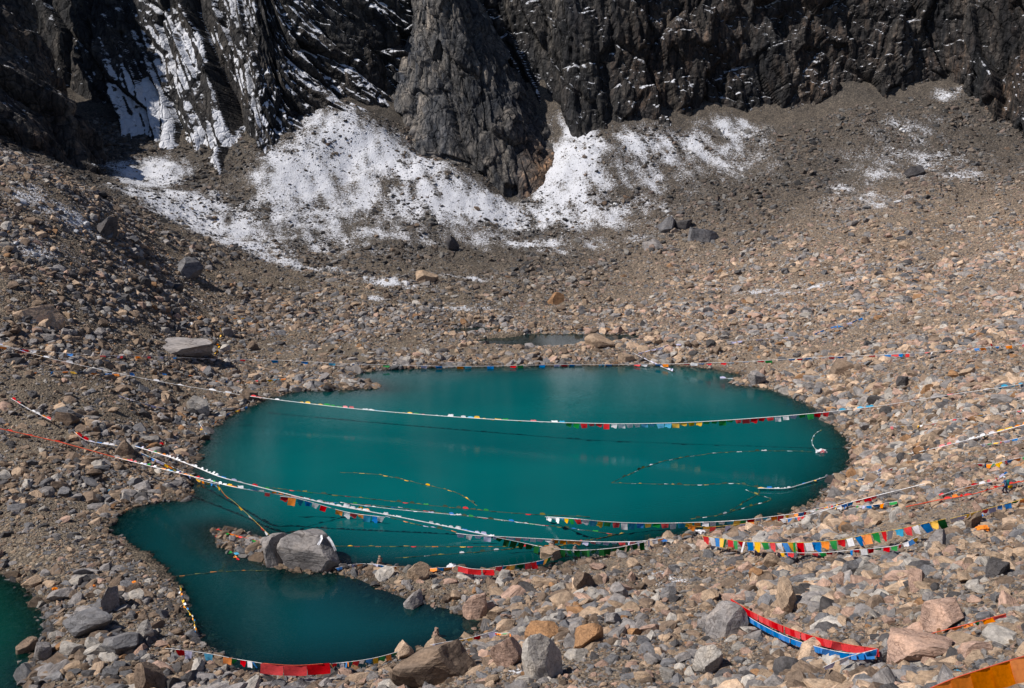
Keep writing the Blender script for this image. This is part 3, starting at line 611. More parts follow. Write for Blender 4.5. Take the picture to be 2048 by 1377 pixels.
# ------------------------------------------------------------ prayer flags
def flag_mesh(ck, var):
    rd = random.Random(hash((ck, var)) % 9999 if False else ord(ck) * 31 + var * 7); n, m = 5, 5; vs_, fs = [], []
    for j in range(m):
        t = j / (m - 1)
        for i in range(n):
            u = i / (n - 1) - .5
            if var == 0: x, y, z = u * (1 - .06 * t), .10 * math.sin(u * 6 + 2 * t) * t, -t
            elif var == 1: x, y, z = u * (1 - .22 * t) + .10 * t, .22 * t * t + .10 * math.sin(u * 7) * t, -t * (.92 - .10 * u)
            elif var == 2: x, y, z = u * (1 - .30 * t) - .12 * t, .45 * t * math.sin(1.4 * t) + .08 * math.cos(u * 8) * t, -t * .72 * (1 + .25 * u)
            elif var == 4: x, y, z = u * 1.05, .05 * math.sin(u * 5 + t * 2), -t * (1 + .03 * math.cos(u * 6))
            else: x, y, z = u * (1 - .1 * t) + .05 * math.sin(5 * t), .16 * math.sin(4 * t + u * 3) * t, -t * (.80 + .15 * math.sin(u * 5))
            vs_.append((x + rd.uniform(-.015, .015), y + rd.uniform(-.03, .03) * t, z))
    for j in range(m - 1):
        for i in range(n - 1): a = j * n + i; fs.append((a, a + 1, a + n + 1, a + n))
    me = bpy.data.meshes.new('flag'); me.from_pydata(vs_, [], fs); me.materials.append(CLOTH[ck])
    me.polygons.foreach_set('use_smooth', [True] * len(fs)); return me
FM = {}
def fmesh(ck, var):
    if (ck, var) not in FM: FM[ck, var] = flag_mesh(ck, var)
    return FM[ck, var]
def tube(name, pts, r, mat, parent, sides=4):
    n = len(pts); vs_, fs = [], []
    for i, p in enumerate(pts):
        t = Vector(pts[min(i + 1, n - 1)] - pts[max(i - 1, 0)]).normalized(); a = t.cross(Vector((0, 0, 1))); a = a.normalized() if a.length > 1e-4 else Vector((1, 0, 0)); b_ = a.cross(t)
        for k in range(sides): an = 2 * math.pi * k / sides; vs_.append(Vector(p) + r * (math.cos(an) * a + math.sin(an) * b_))
    for i in range(n - 1):
        for k in range(sides): fs.append((i * sides + k, i * sides + (k + 1) % sides, (i + 1) * sides + (k + 1) % sides, (i + 1) * sides + k))
    me = bpy.data.meshes.new(name); me.from_pydata(vs_, [], fs)
    return new(name, me, mat, parent)
def path3(pts, lift, wclear=.05):
    """pts: (px, py, mode); 'g' lies on the ground, 'w' floats, 'a' hangs in the air between its neighbours, a number is a distance"""
    n = len(pts); D = [None] * n
    for i, (px, py, mo) in enumerate(pts):
        if mo == 'g': D[i] = hit(px, py)[1]
        elif mo == 'w': D[i] = (0.03 - H) / ray(px, py)[2]
        elif mo != 'a': D[i] = float(mo)
    cum = np.concatenate([[0], np.cumsum([math.hypot(pts[i + 1][0] - pts[i][0], pts[i + 1][1] - pts[i][1]) for i in range(n - 1)])])
    kn = [i for i in range(n) if D[i] is not None]
    inv = np.interp(cum, cum[kn], [1 / D[i] for i in kn])
    out = []
    for i, (px, py, mo) in enumerate(pts):
        q = P(px, py, 1 / inv[i])
        out.append(q)
    out = np.array(out)
    if len(out) > 2:                                  # Catmull-Rom
        e = np.vstack([2 * out[0] - out[1], out, 2 * out[-1] - out[-2]]); res = []
        for i in range(1, len(e) - 2):
            for t in np.linspace(0, 1, 12, endpoint=False):
                a, b_, c, d = e[i - 1], e[i], e[i + 1], e[i + 2]
                res.append(.5 * ((2 * b_) + (c - a) * t + (2 * a - 5 * b_ + 4 * c - d) * t * t + (3 * b_ - a - 3 * c + d) * t ** 3))
        out = np.array(res + [out[-1]])
    else: out = np.linspace(out[0], out[1], 14)
    if pts[0][2] == 'w' and pts[-1][2] == 'w': return out
    # lift the line clear of the stones it would cut through
    o3 = np.array([0, 0, H]); rr = out - o3; k = np.ones(len(out))
    for _ in range(60):
        q = o3 + rr * k[:, None]; low = q[:, 2] < np.where(samp(WL, q[:, 0], q[:, 1]) < 0, wclear, zat(q[:, 0], q[:, 1]) + lift)
        if not low.any(): break
        k[low] *= .994
    ke = np.pad(k, 6, 'edge'); k = np.minimum(k, np.convolve(ke, np.ones(13) / 13, 'valid'))
    return o3 + rr * k[:, None]
NFLAG = 0
def string(pts, cols, fpx, label, group='strings of prayer flags', gap=1.0, dens=1.0, hfac=1.0, style='hang', cord='w', lift=.5, cr=.022, runs=1, var=None):
    """one line of flags; cols is the colour order, each colour repeated `runs` times; fpx is the flag width in photo pixels"""
    global NFLAG
    need = lift + (.75 * fpx * hfac * 90 / F if style == 'hang' else 0); line = path3(pts, need, .95 * fpx * hfac * 100 / F if style == 'hang' else .05); root = bpy.data.objects.new('prayer_flag_string', None); C.objects.link(root)
    root.location = line[0]; root.empty_display_size = .3
    tag(root, label, 'prayer flags', group)
    rel = line - line[0]
    cm = tube('cord', [Vector(p) for p in rel], cr, M_CORD[cord], root)
    seg = np.linalg.norm(np.diff(line, axis=0), axis=1); cum = np.concatenate([[0], np.cumsum(seg)])
    dm = np.mean([q[1] * CT - (q[2] - H) * ST for q in line]); wd = fpx * dm / F
    nfl = max(1, int(cum[-1] / (wd * gap)))
    for k in range(nfl):
        if random.random() > dens: continue
        ck = cols[(k // runs) % len(cols)]
        if ck == '-': continue
        s = (k + .5) * cum[-1] / nfl
        p = np.array([np.interp(s, cum, rel[:, j]) for j in range(3)])
        i = min(np.searchsorted(cum, s), len(seg)) - 1; i = max(i, 0); t = Vector(line[i + 1] - line[i]).normalized()
        if t.x < 0: t = -t
        if style == 'hang' and var == 4: dn = Vector((.02, -.15 + .06 * math.sin(k * .8), -1)); hh = hfac
        elif style == 'hang': dn = Vector((random.uniform(-.25, .25), random.uniform(-.35, .35), -1)); hh = hfac * random.uniform(.75, 1.15)
        elif style == 'blow': dn = Vector((.3, random.uniform(.2, .9), random.uniform(-.5, .35))); hh = hfac * random.uniform(.5, 1.)
        elif style == 'flat': dn = Vector((random.uniform(-.1, .1), random.choice((-1, 1)) * random.uniform(.6, 1.), random.uniform(-.05, .02))); hh = hfac * random.uniform(.5, 1.2)
        else: dn = Vector((random.uniform(-.4, .4), random.uniform(-1., .2), random.uniform(-.9, .1))); hh = hfac * random.uniform(.4, 1.)
        zc = -(dn - dn.dot(t) * t).normalized(); yc = zc.cross(t)
        ww = wd * (1.0 if var == 4 else random.uniform(.78, 1.0))
        Mx = Matrix((t * ww, yc * wd * .5, zc * wd * hh)).transposed().to_4x4(); Mx.translation = Vector(p)
        f = bpy.data.objects.new('flag', fmesh(ck, random.randrange(4) if var is None else var)); C.objects.link(f); f.parent = root; f.matrix_local = Mx; NFLAG += 1
    return root
G_AIR, G_WATER, G_GROUND = 'prayer flag lines hung in the air', 'prayer flag lines floating on the lake', 'prayer flag lines lying on the stones'
CY = 'rwbygrwbog'
# long lines across the lake
string([(-60,679,'g'),(0,690,'a'),(100,717,'a'),(300,760,'a'),(480,790,'a')], '--wwlw-bwyw--w', 16, 'left end of the long white line, running down to the mossy shore boulder', G_AIR, hfac=.32, dens=.6, style='blow', cr=.03)
string([(500,793,162),(570,802,'a'),(700,817,'a'),(850,830,'a'),(1000,840,'a'),(1130,846,148)], 'rrwwwwwcyyyygggppwwwccyyyyg', 14, 'left half of the long white line over the lake, flags blown flat', G_AIR, hfac=.42, style='blow', cr=.05)
string([(1130,846,148),(1260,848,'a'),(1400,844,'a'),(1560,833,'a'),(1660,824,142)], 'ggrrrrwwwwccccyyyyggggrrrrrwwl', 15, 'right half of the long line over the lake, bright flags hanging square', G_AIR, hfac=.72, cr=.045)
string([(1660,824,142),(1760,812,'a'),(1900,790,'a'),(2048,768,'a'),(2110,757,'g')], 'wcccc-o---r--r---', 17, 'white line climbing the right slope from the lake to the right edge', G_AIR, hfac=.5, dens=.8, style='blow', cr=.03)
string([(-60,686,'g'),(0,693,'a'),(100,704,'a'),(200,711,'a'),(300,713,'a'),(420,718,'g')], 'r-b-o--rw-l', 14, 'thin flag line crossing the left slope below the pale flat boulder', G_AIR, hfac=.45, dens=.7, cr=.03)
string([(420,718,'g'),(560,721,'a'),(700,728,'a'),(850,732,'g'),(950,733,'a'),(1100,730,'g'),(1240,729,'g')], 'wbo-rgwob-lrbw-ocb', 15, 'mixed flag line along the far shore left of the cubic boulder', G_AIR, hfac=.42, dens=.5, cr=.025)
string([(1240,729,'g'),(1350,728,'a'),(1480,724,'a'),(1620,716,'a'),(1720,712,'a'),(1830,707,'g')], 'rbrwrborgrwb', 15, 'red, white and blue flag line above the right end of the far shore', G_AIR, hfac=.42, dens=.7, cr=.03)
string([(1830,707,'g'),(1890,702,'g'),(1950,697,'g'),(2060,688,'g')], 'o-rwb-o--pb', 15, 'sparse flag line fading out on the upper right scree', G_GROUND, hfac=.5, dens=.8, style='lie')
# bundle across the middle of the lake
string([(-60,846,'g'),(0,858,'a'),(120,885,'a'),(230,915,'g')], 'r-rr-', 14, 'red-orange cord stretched over the left bank', G_AIR, hfac=.3, dens=.5, cord='r', cr=.07, style='blow')
string([(230,915,'g'),(330,940,'a'),(400,957,'a'),(470,975,112),(560,990,'a'),(660,1008,'a'),(740,1022,'w')], 'ooyprpwwlgpwwyowccwr', 14, 'mixed flag line in the bundle leaving the left bank', G_AIR, hfac=.5, cr=.04, style='blow')
string([(270,893,'g'),(340,915,'a'),(400,938,'a'),(440,954,114),(500,970,'a'),(560,985,'a'),(620,1000,'a'),(680,1013,'a'),(800,1035,'a'),(900,1055,'a'),(985,1073,'w')], 'bbllwrrgggyooowwwwwwwwwwwwwwwwwwwwwwww', 13, 'thick white line running from the left bank to the middle of the lake', G_AIR, hfac=.55, cr=.06, style='blow')
string([(280,905,'g'),(340,932,'a'),(400,960,'a'),(440,970,'a')], 'bcbllyom', 13, 'blue flag line in the bundle at the left bank', G_AIR, hfac=.5, cr=.03)
string([(560,993,118),(592,997,'a'),(640,1010,'a'),(700,1026,'a'),(770,1035,'w')], 'rocbwr-ow', 16, 'short hanging flags with one big orange square under the white line', G_AIR, hfac=.9, cr=.03)
string([(770,1032,'w'),(830,1048,'w'),(900,1062,'w'),(912,1066,'w')], 'lk-omkl', 15, 'wet flags trailing on the water below the thick white line', G_WATER, hfac=.25, style='flat', cord='k')
string([(912,1067,111),(945,1071,'a'),(984,1073,'a')], 'lwll', 16, 'white triangle of flags dipping into the lake', G_AIR, hfac=.75, cr=.04)
string([(985,1073,109),(1080,1078,'a'),(1200,1084,'a'),(1280,1083,'a'),(1330,1076,'g')], 'lrlplwlwoooolpll', 15, 'white and orange flag row hanging just behind the sandy ridge', G_AIR, hfac=.65, cr=.04)
string([(992,1075,108),(1050,1087,'a'),(1100,1097,'a'),(1160,1101,'a'),(1230,1096,'a'),(1290,1084,'g')], 'd', 15, 'dark green flag band sagging toward the ridge', G_AIR, hfac=1.0, cr=.03)
string([(530,975,'w'),(620,985,'w'),(760,1000,'w'),(900,1015,'w'),(1050,1028,'w'),(1180,1034,'w')], 'kkmkrkmgk', 14, 'uppermost dark wet flag line on the middle of the lake', G_WATER, hfac=.25, style='flat', cord='k')
string([(640,1003,'w'),(760,1012,'w'),(850,1022,'w'),(960,1036,'w'),(1100,1052,'w'),(1240,1070,'w')], 'mkbwkgkrk', 14, 'second dark wet flag line crossing the lake', G_WATER, hfac=.25, style='flat', cord='k')
string([(700,1008,'w'),(800,1020,'w'),(950,1034,'w'),(1090,1052,'w')], 'w-l', 15, 'thin pale cord under the thick white line', G_WATER, hfac=.15, style='flat', cord='w', dens=.7)
string([(1090,1034,'w'),(1150,1038,112),(1215,1044,'a'),(1300,1047,'a'),(1400,1045,'a'),(1480,1041,'a'),(1540,1034,'g')], 'wwwcygrwcygrwcbygrwcyo', 17, 'bright flag row reflected in the lake in front of the right shore', G_AIR, hfac=.75, cr=.04)
string([(1365,1046,112),(1400,1054,'a'),(1450,1052,'a'),(1520,1043,'g')], 'lo-yr-lb', 16, 'second row of flags hanging behind the sandy ridge end', G_AIR, hfac=.8, cord='y', dens=.8)
string([(665,1093,'w'),(850,1093,'w'),(1000,1094,'w'),(1100,1092,'w'),(1160,1084,'w'),(1250,1066,'w')], 'mkyrkmok', 14, 'straight wet flag line from the massive boulder across the water', G_WATER, hfac=.25, style='flat', cord='k')
string([(790,1116,'w'),(880,1110,'w'),(980,1102,'w'),(1080,1090,'w')], 'kmk-w', 14, 'slanting dark flag line floating behind the spit', G_WATER, hfac=.25, style='flat', cord='k')
string([(435,968,115),(450,990,'a'),(475,1010,'a'),(545,1076,'w')], 'yrrw-y-w', 13, 'yellow cord with a bunch of red flags dropping into the water', G_AIR, hfac=.6, cord='y', dens=.6)
string([(680,945,'w'),(760,950,'w'),(850,970,'w'),(910,985,'w'),(955,1012,'w')], 'mkmy', 13, 'curved olive flag line afloat in the open lake', G_WATER, hfac=.2, style='flat', cord='k')
string([(1222,966,'w'),(1290,935,'w'),(1350,918,'w'),(1450,905,'w'),(1560,902,'w'),(1625,904,'w')], 'mkwk', 13, 'arched flag line afloat leading to the white bundle', G_WATER, hfac=.2, style='flat', cord='k')
string([(1222,966,'w'),(1300,968,'w'),(1400,970,'w'),(1470,967,'w'),(1516,975,'w'),(1560,977,'w')], 'kmkwy', 13, 'flat flag line afloat below the arched one', G_WATER, hfac=.2, style='flat', cord='k')
string([(1516,977,'w'),(1570,977,'w'),(1600,970,'a'),(1655,953,'a'),(1700,942,'g')], 'ybwwww-bb', 14, 'white and blue line leaving the water for the right shore', G_AIR, hfac=.35, style='blow', cr=.05)
string([(1516,970,'w'),(1516,988,'w'),(1490,1003,'w'),(1460,1022,'w')], 'kmk', 12, 'short kinked flag line afloat near the right shore', G_WATER, hfac=.2, style='flat', cord='k')
string([(1490,980,'w'),(1515,990,'w'),(1540,1001,'w'),(1480,1018,'w'),(1440,1030,'w'),(1380,1038,'w')], 'wkmk', 12, 'forked wet flag line nearest the right shore', G_WATER, hfac=.2, style='flat', cord='k')
string([(1637,904,'w'),(1625,890,'w'),(1627,872,'w'),(1642,860,'w')], 'wmk', 11, 'short pale line tied to the floating white bundle', G_WATER, hfac=.2, style='flat', cord='w')
string([(325,1155,'w'),(380,1150,'w'),(450,1143,'w'),(540,1141,'w')], 'mkok', 14, 'dark line afloat in the near bay beside the massive boulder', G_WATER, hfac=.25, style='flat', cord='k')
string([(360,1172,'w'),(365,1205,'w'),(385,1235,'w'),(392,1262,'g')], 'kywob', 12, 'short wavy line on the left edge of the near bay', G_WATER, hfac=.35, style='flat', cord='y')
string([(428,1058,'g'),(470,1070,'g'),(520,1083,'g'),(580,1092,'g')], 'orkmgo', 12, 'ragged orange line on the tip of the spit', G_GROUND, hfac=.5, style='lie', cord='r', lift=.2)
string([(432,1066,'w'),(445,1085,'w'),(460,1100,'w'),(480,1120,'w')], 'orgcor', 13, 'sunken coloured flags beside the tip of the spit', G_WATER, hfac=.7, style='flat', cord='k')
string([(670,1137,'g'),(700,1130,'g'),(740,1128,'g'),(785,1134,'g')], 'bwlowl', 15, 'blue and white flags along the spit right of the massive boulder', G_GROUND, hfac=.8, style='lie', lift=.3)
string([(785,1133,'g'),(830,1138,'g'),(880,1136,'g'),(920,1134,'g')], 'oobcrob', 16, 'orange and blue flags on the crest of the spit', G_GROUND, hfac=.9, style='lie', lift=.3)
string([(915,1132,'g'),(945,1138,'a'),(990,1140,'g')], 'rrr', 26, 'red cloth row stretched along the spit', G_AIR, hfac=.45, gap=.95, lift=.8, var=4)
string([(990,1134,'g'),(1030,1130,'a'),(1080,1122,'a'),(1105,1112,'g')], 'rboydr', 16, 'short flag row below the cairn boulder', G_AIR, hfac=.8, lift=.6, dens=.9)
# right slope
string([(1404,1072,'g'),(1440,1077,'a'),(1480,1083,'a'),(1520,1085,'a'),(1560,1086,'a'),(1620,1085,'a'),(1680,1080,'a'),(1740,1068,'a'),(1800,1058,'a'),(1860,1045,'a'),(1892,1038,'g')], 'rwbydrgrwbygrwbygrwbogrwbogrwc', 18, 'big bright flag row hanging over the right shore ridge', G_AIR, hfac=1.15, cord='y', lift=.9)
string([(1560,1106,'g'),(1640,1106,'a'),(1700,1101,'a'),(1790,1092,'a'),(1835,1074,'g')], 'ybrwrgrgrwb', 15, 'smaller flag row just under the big bright one', G_AIR, hfac=.7, dens=.8, lift=.6)
string([(1540,1034,'g'),(1600,1026,'a'),(1660,1012,'a'),(1690,1004,'g')], 'oryobrwg', 16, 'orange and red flag line rising from the right shore', G_AIR, hfac=.75, cr=.03, lift=.5)
string([(1560,1040,'g'),(1620,1030,'a'),(1690,1008,'a'),(1760,990,'a'),(1850,968,'g')], 'wbbrrrw------', 16, 'red flags ending in a bare cord on the right slope', G_AIR, hfac=.6, cr=.04, lift=.5)
string([(1812,1014,'g'),(1870,1002,'a'),(1940,990,'a'),(2005,972,'a'),(2060,960,'g')], 'rrr-rrorrr-rrr', 15, 'red line beside the walker on the right slope', G_AIR, hfac=.5, cord='r', cr=.05, style='blow', lift=.5)
string([(1900,1038,'g'),(1940,1028,'a'),(1985,1015,'a'),(2030,1003,'a'),(2070,992,'g')], 'wlyygrlbbdo', 17, 'mixed flag line on the right edge below the walker', G_AIR, hfac=.7, cord='y', lift=.7)
string([(1920,1036,'g'),(1950,1030,'g'),(1980,1024,'g')], 'rwbwp', 14, 'fallen flags under the mixed line near the right edge', G_GROUND, hfac=.6, style='lie')
string([(1812,910,'g'),(1870,897,'a'),(1930,882,'a'),(1960,874,'a'),(2060,847,'g')], 'gwyyoopppwwwwww', 15, 'orange, pink and white line on the right slope level with the floating bundle', G_AIR, hfac=.55, style='blow', cr=.05, lift=.5)
string([(1780,853,'g'),(1850,850,'g'),(1900,840,'g'),(1965,832,'g'),(2060,818,'g')], 'pw-yr-b-yw--p', 14, 'sparse line on stones above the orange and pink one', G_GROUND, hfac=.5, dens=.8, style='lie')
string([(1960,890,'g'),(2000,884,'g'),(2060,872,'g')], 'lgyrlb', 14, 'green and lavender flags at the right edge', G_GROUND, hfac=.5, style='lie')
string([(1955,928,'g'),(1985,928,'g'),(2010,922,'g'),(2060,912,'g')], 'rpbogy', 16, 'crumpled pink, blue and green flags at the right edge', G_GROUND, hfac=.8, style='lie')
string([(1684,963,'g'),(1720,958,'a'),(1750,950,'a'),(1785,936,'g')], 'wyybclprroy', 13, 'yellow and pink flags ending at the small flag heap', G_AIR, hfac=.5, lift=.4, cr=.035)
string([(1722,983,'g'),(1745,966,'a'),(1770,944,'g')], 'wwwwlb', 13, 'white scarf line below the small flag heap', G_AIR, hfac=.5, style='blow', cr=.05, lift=.4)
string([(1878,992,'g'),(1930,975,'a'),(1985,963,'a'),(2016,946,'g')], 'rlb-orwpb', 15, 'pink and blue line uphill from the red one', G_AIR, hfac=.4, dens=.8, style='blow', lift=.4)
string([(1690,1010,'g'),(1730,1012,'g'),(1775,1006,'g'),(1795,1003,'g')], 'borgwlb', 15, 'low flags lying right of the shore ridge', G_GROUND, hfac=.7, style='lie')
# foreground
string([(1462,1198,'g'),(1500,1222,'a'),(1560,1250,'a'),(1620,1271,'a'),(1690,1288,'a'),(1756,1298,'g')], 'r', 20, 'red banner row in the foreground, upper of the red and blue pair', G_AIR, hfac=.68, gap=.93, cord='r', lift=.7, var=4)
string([(1456,1202,'g'),(1500,1236,'a'),(1560,1268,'a'),(1620,1290,'a'),(1690,1306,'a'),(1745,1306,'g')], 'b', 20, 'blue banner row in the foreground, lower of the red and blue pair', G_AIR, hfac=.55, gap=.93, cord='w', lift=.5, var=4)
string([(1646,1335,'g'),(1690,1316,'a'),(1756,1298,'g')], 'lwcbo', 26, 'white, blue and orange flags under the end of the red and blue banners', G_AIR, hfac=.6, lift=.7)
string([(1796,1287,'g'),(1860,1268,'a'),(1920,1253,'a'),(1965,1241,'a'),(2012,1228,'g')], 'oboooodorrw', 26, 'orange line running over the large pink boulder', G_AIR, hfac=.3, cord='r', lift=.8, cr=.03)
string([(1826,1392,'g'),(1900,1360,'a'),(1960,1340,'a'),(2030,1318,'a'),(2100,1298,'g')], 'oooooogb', 44, 'broad orange flag band crossing the bottom right corner', G_AIR, hfac=1.15, gap=.94, cord='r', lift=1.0, var=4)
string([(330,1297,'g'),(360,1300,'a'),(420,1308,'a'),(470,1318,'a'),(524,1327,'g')], '-rl-c-ogrwb', 19, 'near flag row left of the long red banner', G_AIR, hfac=.85, lift=.8)
string([(526,1327,'g'),(590,1331,'a'),(657,1327,'g')], 'rrr', 44, 'long red banner over the near edge of the bay', G_AIR, hfac=.5, gap=.97, cord='r', lift=.9, var=4)
string([(657,1328,'g'),(700,1324,'a'),(750,1316,'a'),(796,1304,'g')], 'odrwbodrwbyg', 13, 'near flag row right of the long red banner', G_AIR, hfac=1.0, lift=.8)
string([(860,1290,'g'),(900,1283,'a'),(940,1276,'a'),(990,1262,'g')], 'lbooyyrwlw', 15, 'short flag row on stones above the huge brown boulder', G_AIR, hfac=.75, lift=.5)
string([(985,1264,'g'),(1000,1267,'g'),(1022,1266,'g')], 'rogo', 12, 'little orange and green flags among stones by the bay tip', G_GROUND, hfac=.8, style='lie')
# left slope
string([(22,797,'g'),(60,820,'a'),(102,841,'g')], 'rrwlwwo', 13, 'short red and white line on the left bank', G_AIR, hfac=.4, style='blow', lift=.5, cr=.04)
string([(148,864,'g'),(170,880,'a'),(205,888,'a'),(240,893,'g')], 'orrlbwwy', 13, 'short red and blue flag line above the olive boulder', G_AIR, hfac=.6, style='blow', lift=.5, cr=.04)
string([(60,745,'g'),(150,743,'g'),(230,748,'g'),(290,745,'g'),(390,752,'g'),(430,762,'g')], 'o--b-oy--o-b', 14, 'scattered flags trodden into the left slope below the thin line', G_GROUND, hfac=.7, style='lie', dens=.8, lift=.15)
string([(430,762,'g'),(490,762,'g'),(560,758,'g'),(615,751,'g')], 'ob-po-rgyc', 14, 'fallen flags on the left shore near the small headland', G_GROUND, hfac=.7, style='lie', dens=.85, lift=.15)
string([(235,790,'g'),(280,805,'g'),(330,817,'g')], 'll-l', 15, 'faded lavender line lying on the left slope', G_GROUND, hfac=.4, style='lie', lift=.1)
string([(398,845,'g'),(408,862,'g'),(415,877,'g')], 'cwoyr', 11, 'short flag tail running into the water below the upright pale boulder', G_GROUND, hfac=.6, style='lie', lift=.2)
string([(490,636,'g'),(445,640,'g'),(441,665,'g'),(436,695,'g'),(424,722,'g')], 'yyoyyo', 11, 'yellow line going straight up the slope right of the pale flat boulder', G_GROUND, hfac=.4, style='lie', cord='y', lift=.1, cr=.008, dens=.7)
string([(425,848,'g'),(445,832,'g'),(470,822,'g'),(495,812,'g')], 'boyowb', 11, 'colourful scraps along the left waterline', G_GROUND, hfac=.7, style='lie', lift=.15, dens=.85)
string([(310,905,'g'),(318,888,'g'),(332,875,'g')], 'rrpr', 12, 'small dark red flag heap on the left bank', G_GROUND, hfac=.8, style='lie', lift=.2)
# far right shore
string([(1270,708,'g'),(1310,728,'a'),(1345,743,'w')], 'l', 13, 'lavender scarf line from the cubic boulder into the water', G_AIR, hfac=.4, style='blow', lift=.4, cr=.04)
string([(1276,707,'g'),(1310,698,'a'),(1345,690,'g'),(1390,684,'g')], 'l', 13, 'lavender scarf line lying up the slope behind the far shore', G_GROUND, hfac=.35, style='lie', lift=.25, cr=.03)
string([(1460,684,'g'),(1530,678,'g'),(1590,674,'g')], 'll--l', 13, 'faded white scraps on the slope behind the far shore', G_GROUND, hfac=.4, style='lie', lift=.15)
string([(1628,668,'g'),(1660,655,'g'),(1700,645,'g'),(1735,630,'g')], 'bb-bbl', 14, 'blue flag line on the stones of the upper right slope', G_GROUND, hfac=.6, style='lie', lift=.2)
string([(1440,757,'w'),(1468,757,'w')], 'lw', 14, 'white scrap floating at the right end of the far shore', G_WATER, hfac=.3, style='flat')

# ------------------------------------------------------------ cloths, floating bundle, cairns
def crumple(name, ck, sx_, sy_, sz_, seed):
    bm = bmesh.new(); bmesh.ops.create_icosphere(bm, subdivisions=3, radius=1); o_ = Vector((seed * 3.1, seed, 0))
    for v in bm.verts:
        k = 1 + .55 * mnoise.noise(v.co * 2.2 + o_) + .3 * mnoise.noise(v.co * 5 + o_); v.co = Vector((v.co.x * k * sx_, v.co.y * k * sy_, v.co.z * k * sz_))
    me = bpy.data.meshes.new(name); bm.to_mesh(me); bm.free(); me.materials.append(CLOTH[ck]); return me
p = Pz(1642, 905, 0); root = tag(new('floating_bundle', crumple('floating_bundle', 'w', .75, .45, .35, 4)), 'white bundle of cloth floating in the lake by the right shore', 'bundle'); root.location = (p[0], p[1], .1)
pk_ = new('cloth_fold', crumple('cloth_fold', 'p', .38, .25, .22, 9), None, root); pk_.location = (.1, -.3, .12)
def ribbon(name, ck, pts, wd, label, cat='scarf'):
    n = len(pts); vs_, fs = [], []
    for i, q in enumerate(pts):
        t = Vector(pts[min(i + 1, n - 1)]) - Vector(pts[max(i - 1, 0)]); s_ = t.normalized().cross(Vector((0, -.7, .7))).normalized()
        for k in range(4): u = k / 3 - .5; vs_.append(Vector(q) + s_ * wd * u + Vector((0, -.12, .12)) * math.sin(k * 2.1 + i) * wd)
    for i in range(n - 1):
        for k in range(3): a = i * 4 + k; fs.append((a, a + 1, a + 5, a + 4))
    me = bpy.data.meshes.new(name); me.from_pydata(vs_, [], fs); o = new(name, me, CLOTH[ck]); return tag(o, label, cat)
big = [o for o in bpy.data.objects if o.get('label', '').startswith('massive grey')][0]
bl, bs = big.location, big.scale
def on_big(dx, dz, dy=-.1): return (bl.x + dx * bs.x, bl.y + dy * bs.y, bl.z + dz * bs.z)
ribbon('white_scarf', 'w', [on_big(.18, .44), on_big(.20, .40, -.2), on_big(.18, .35, -.26), on_big(.16, .31, -.32)], .26, 'white scarf hanging from the top of the massive grey boulder')
ribbon('white_scarf', 'w', [on_big(.28, .40), on_big(.34, .34, -.2), on_big(.38, .26, -.26), on_big(.41, .17, -.28)], .26, 'white scarf draped down the right side of the massive boulder')
def cairn(px, py, n, sc, label):
    p, d = hit(px, py); root = bpy.data.objects.new('cairn', None); C.objects.link(root); root.location = p; tag(root, label, 'cairn', 'small stone cairns'); z = 0
    for i in range(n):
        s_ = sc * (1 - .17 * i); o = bpy.data.objects.new('stone', PROTO[(i * 5 + n) % len(PROTO)]); C.objects.link(o); o.parent = root
        o.scale = (s_, s_ * .8, s_ * .5); o.location = (random.uniform(-.05, .05), 0, z + s_ * .2); z += s_ * .42; o.rotation_euler = (0, 0, random.uniform(0, 6)); o.color = (*(PAL[random.choice(['tan', 'grey', 'pink'])]), 1)
cairn(1104, 1098, 4, .9, 'small cairn on the tan boulder at the ridge crest')
cairn(1150, 1106, 4, .7, 'small cairn right of the cairn boulder on the ridge')
cairn(873, 1276, 4, .8, 'small cairn on the boulder beside the near bay')
cairn(760, 1130, 4, .8, 'small cairn on the spit right of the massive boulder')
cairn(500, 1075, 3, .7, 'little stone pile on the thin tip of the spit')
for px, py, ck, s_, label in [(1222,1020,'b',.01,''),(1766,944,'b',.5,'heap of blue flags where the right shore lines meet'),(1327,1087,'b',.5,'blue cloth heap on the crest of the sandy ridge'),(905,1138,'w',.6,'white cloth heap tied at the red cloth row on the spit'),(1400,1068,'w',.6,'white cloth heap at the start of the big bright flag row'),(1505,752,'w',.6,'white cloth on the grey boulder of the far right shore'),(1965,1062,'o',.55,'orange cloth on the stones near the right edge'),(250,1295,'w',.35,'crumpled white plastic bag beside the tilted slate slab'),(220,985,'c',.4,'pale blue plastic scrap on the left bank'),(1915,1350,'c',.3,'crumpled clear wrapper on the stones at lower right'),(110,1180,'o',.3,'orange scrap of cloth at the left pond'),(187,1176,'o',.35,'orange scrap between stones on the strip of land'),(268,1168,'o',.3,'orange and blue scrap by the near bay')]:
    if not label: continue
    p, d = hit(px, py); o = new('cloth_scrap' if 'plastic' not in label and 'wrapper' not in label else 'plastic_scrap', crumple('cloth_scrap', ck, s_, s_ * .8, s_ * .5, px * .01)); o.location = (p[0], p[1], p[2] + s_ * .3); tag(o, label, 'litter' if ('plastic' in label or 'wrapper' in label) else 'cloth')

# ------------------------------------------------------------ the walker
pf, dfeet = hit(2010, 990)
person = bpy.data.objects.new('person', None); C.objects.link(person); person.location = pf; person.rotation_euler = (0, 0, R(-20))
tag(person, 'walker in blue jacket and dark trousers with a backpack, climbing the right slope', 'person')
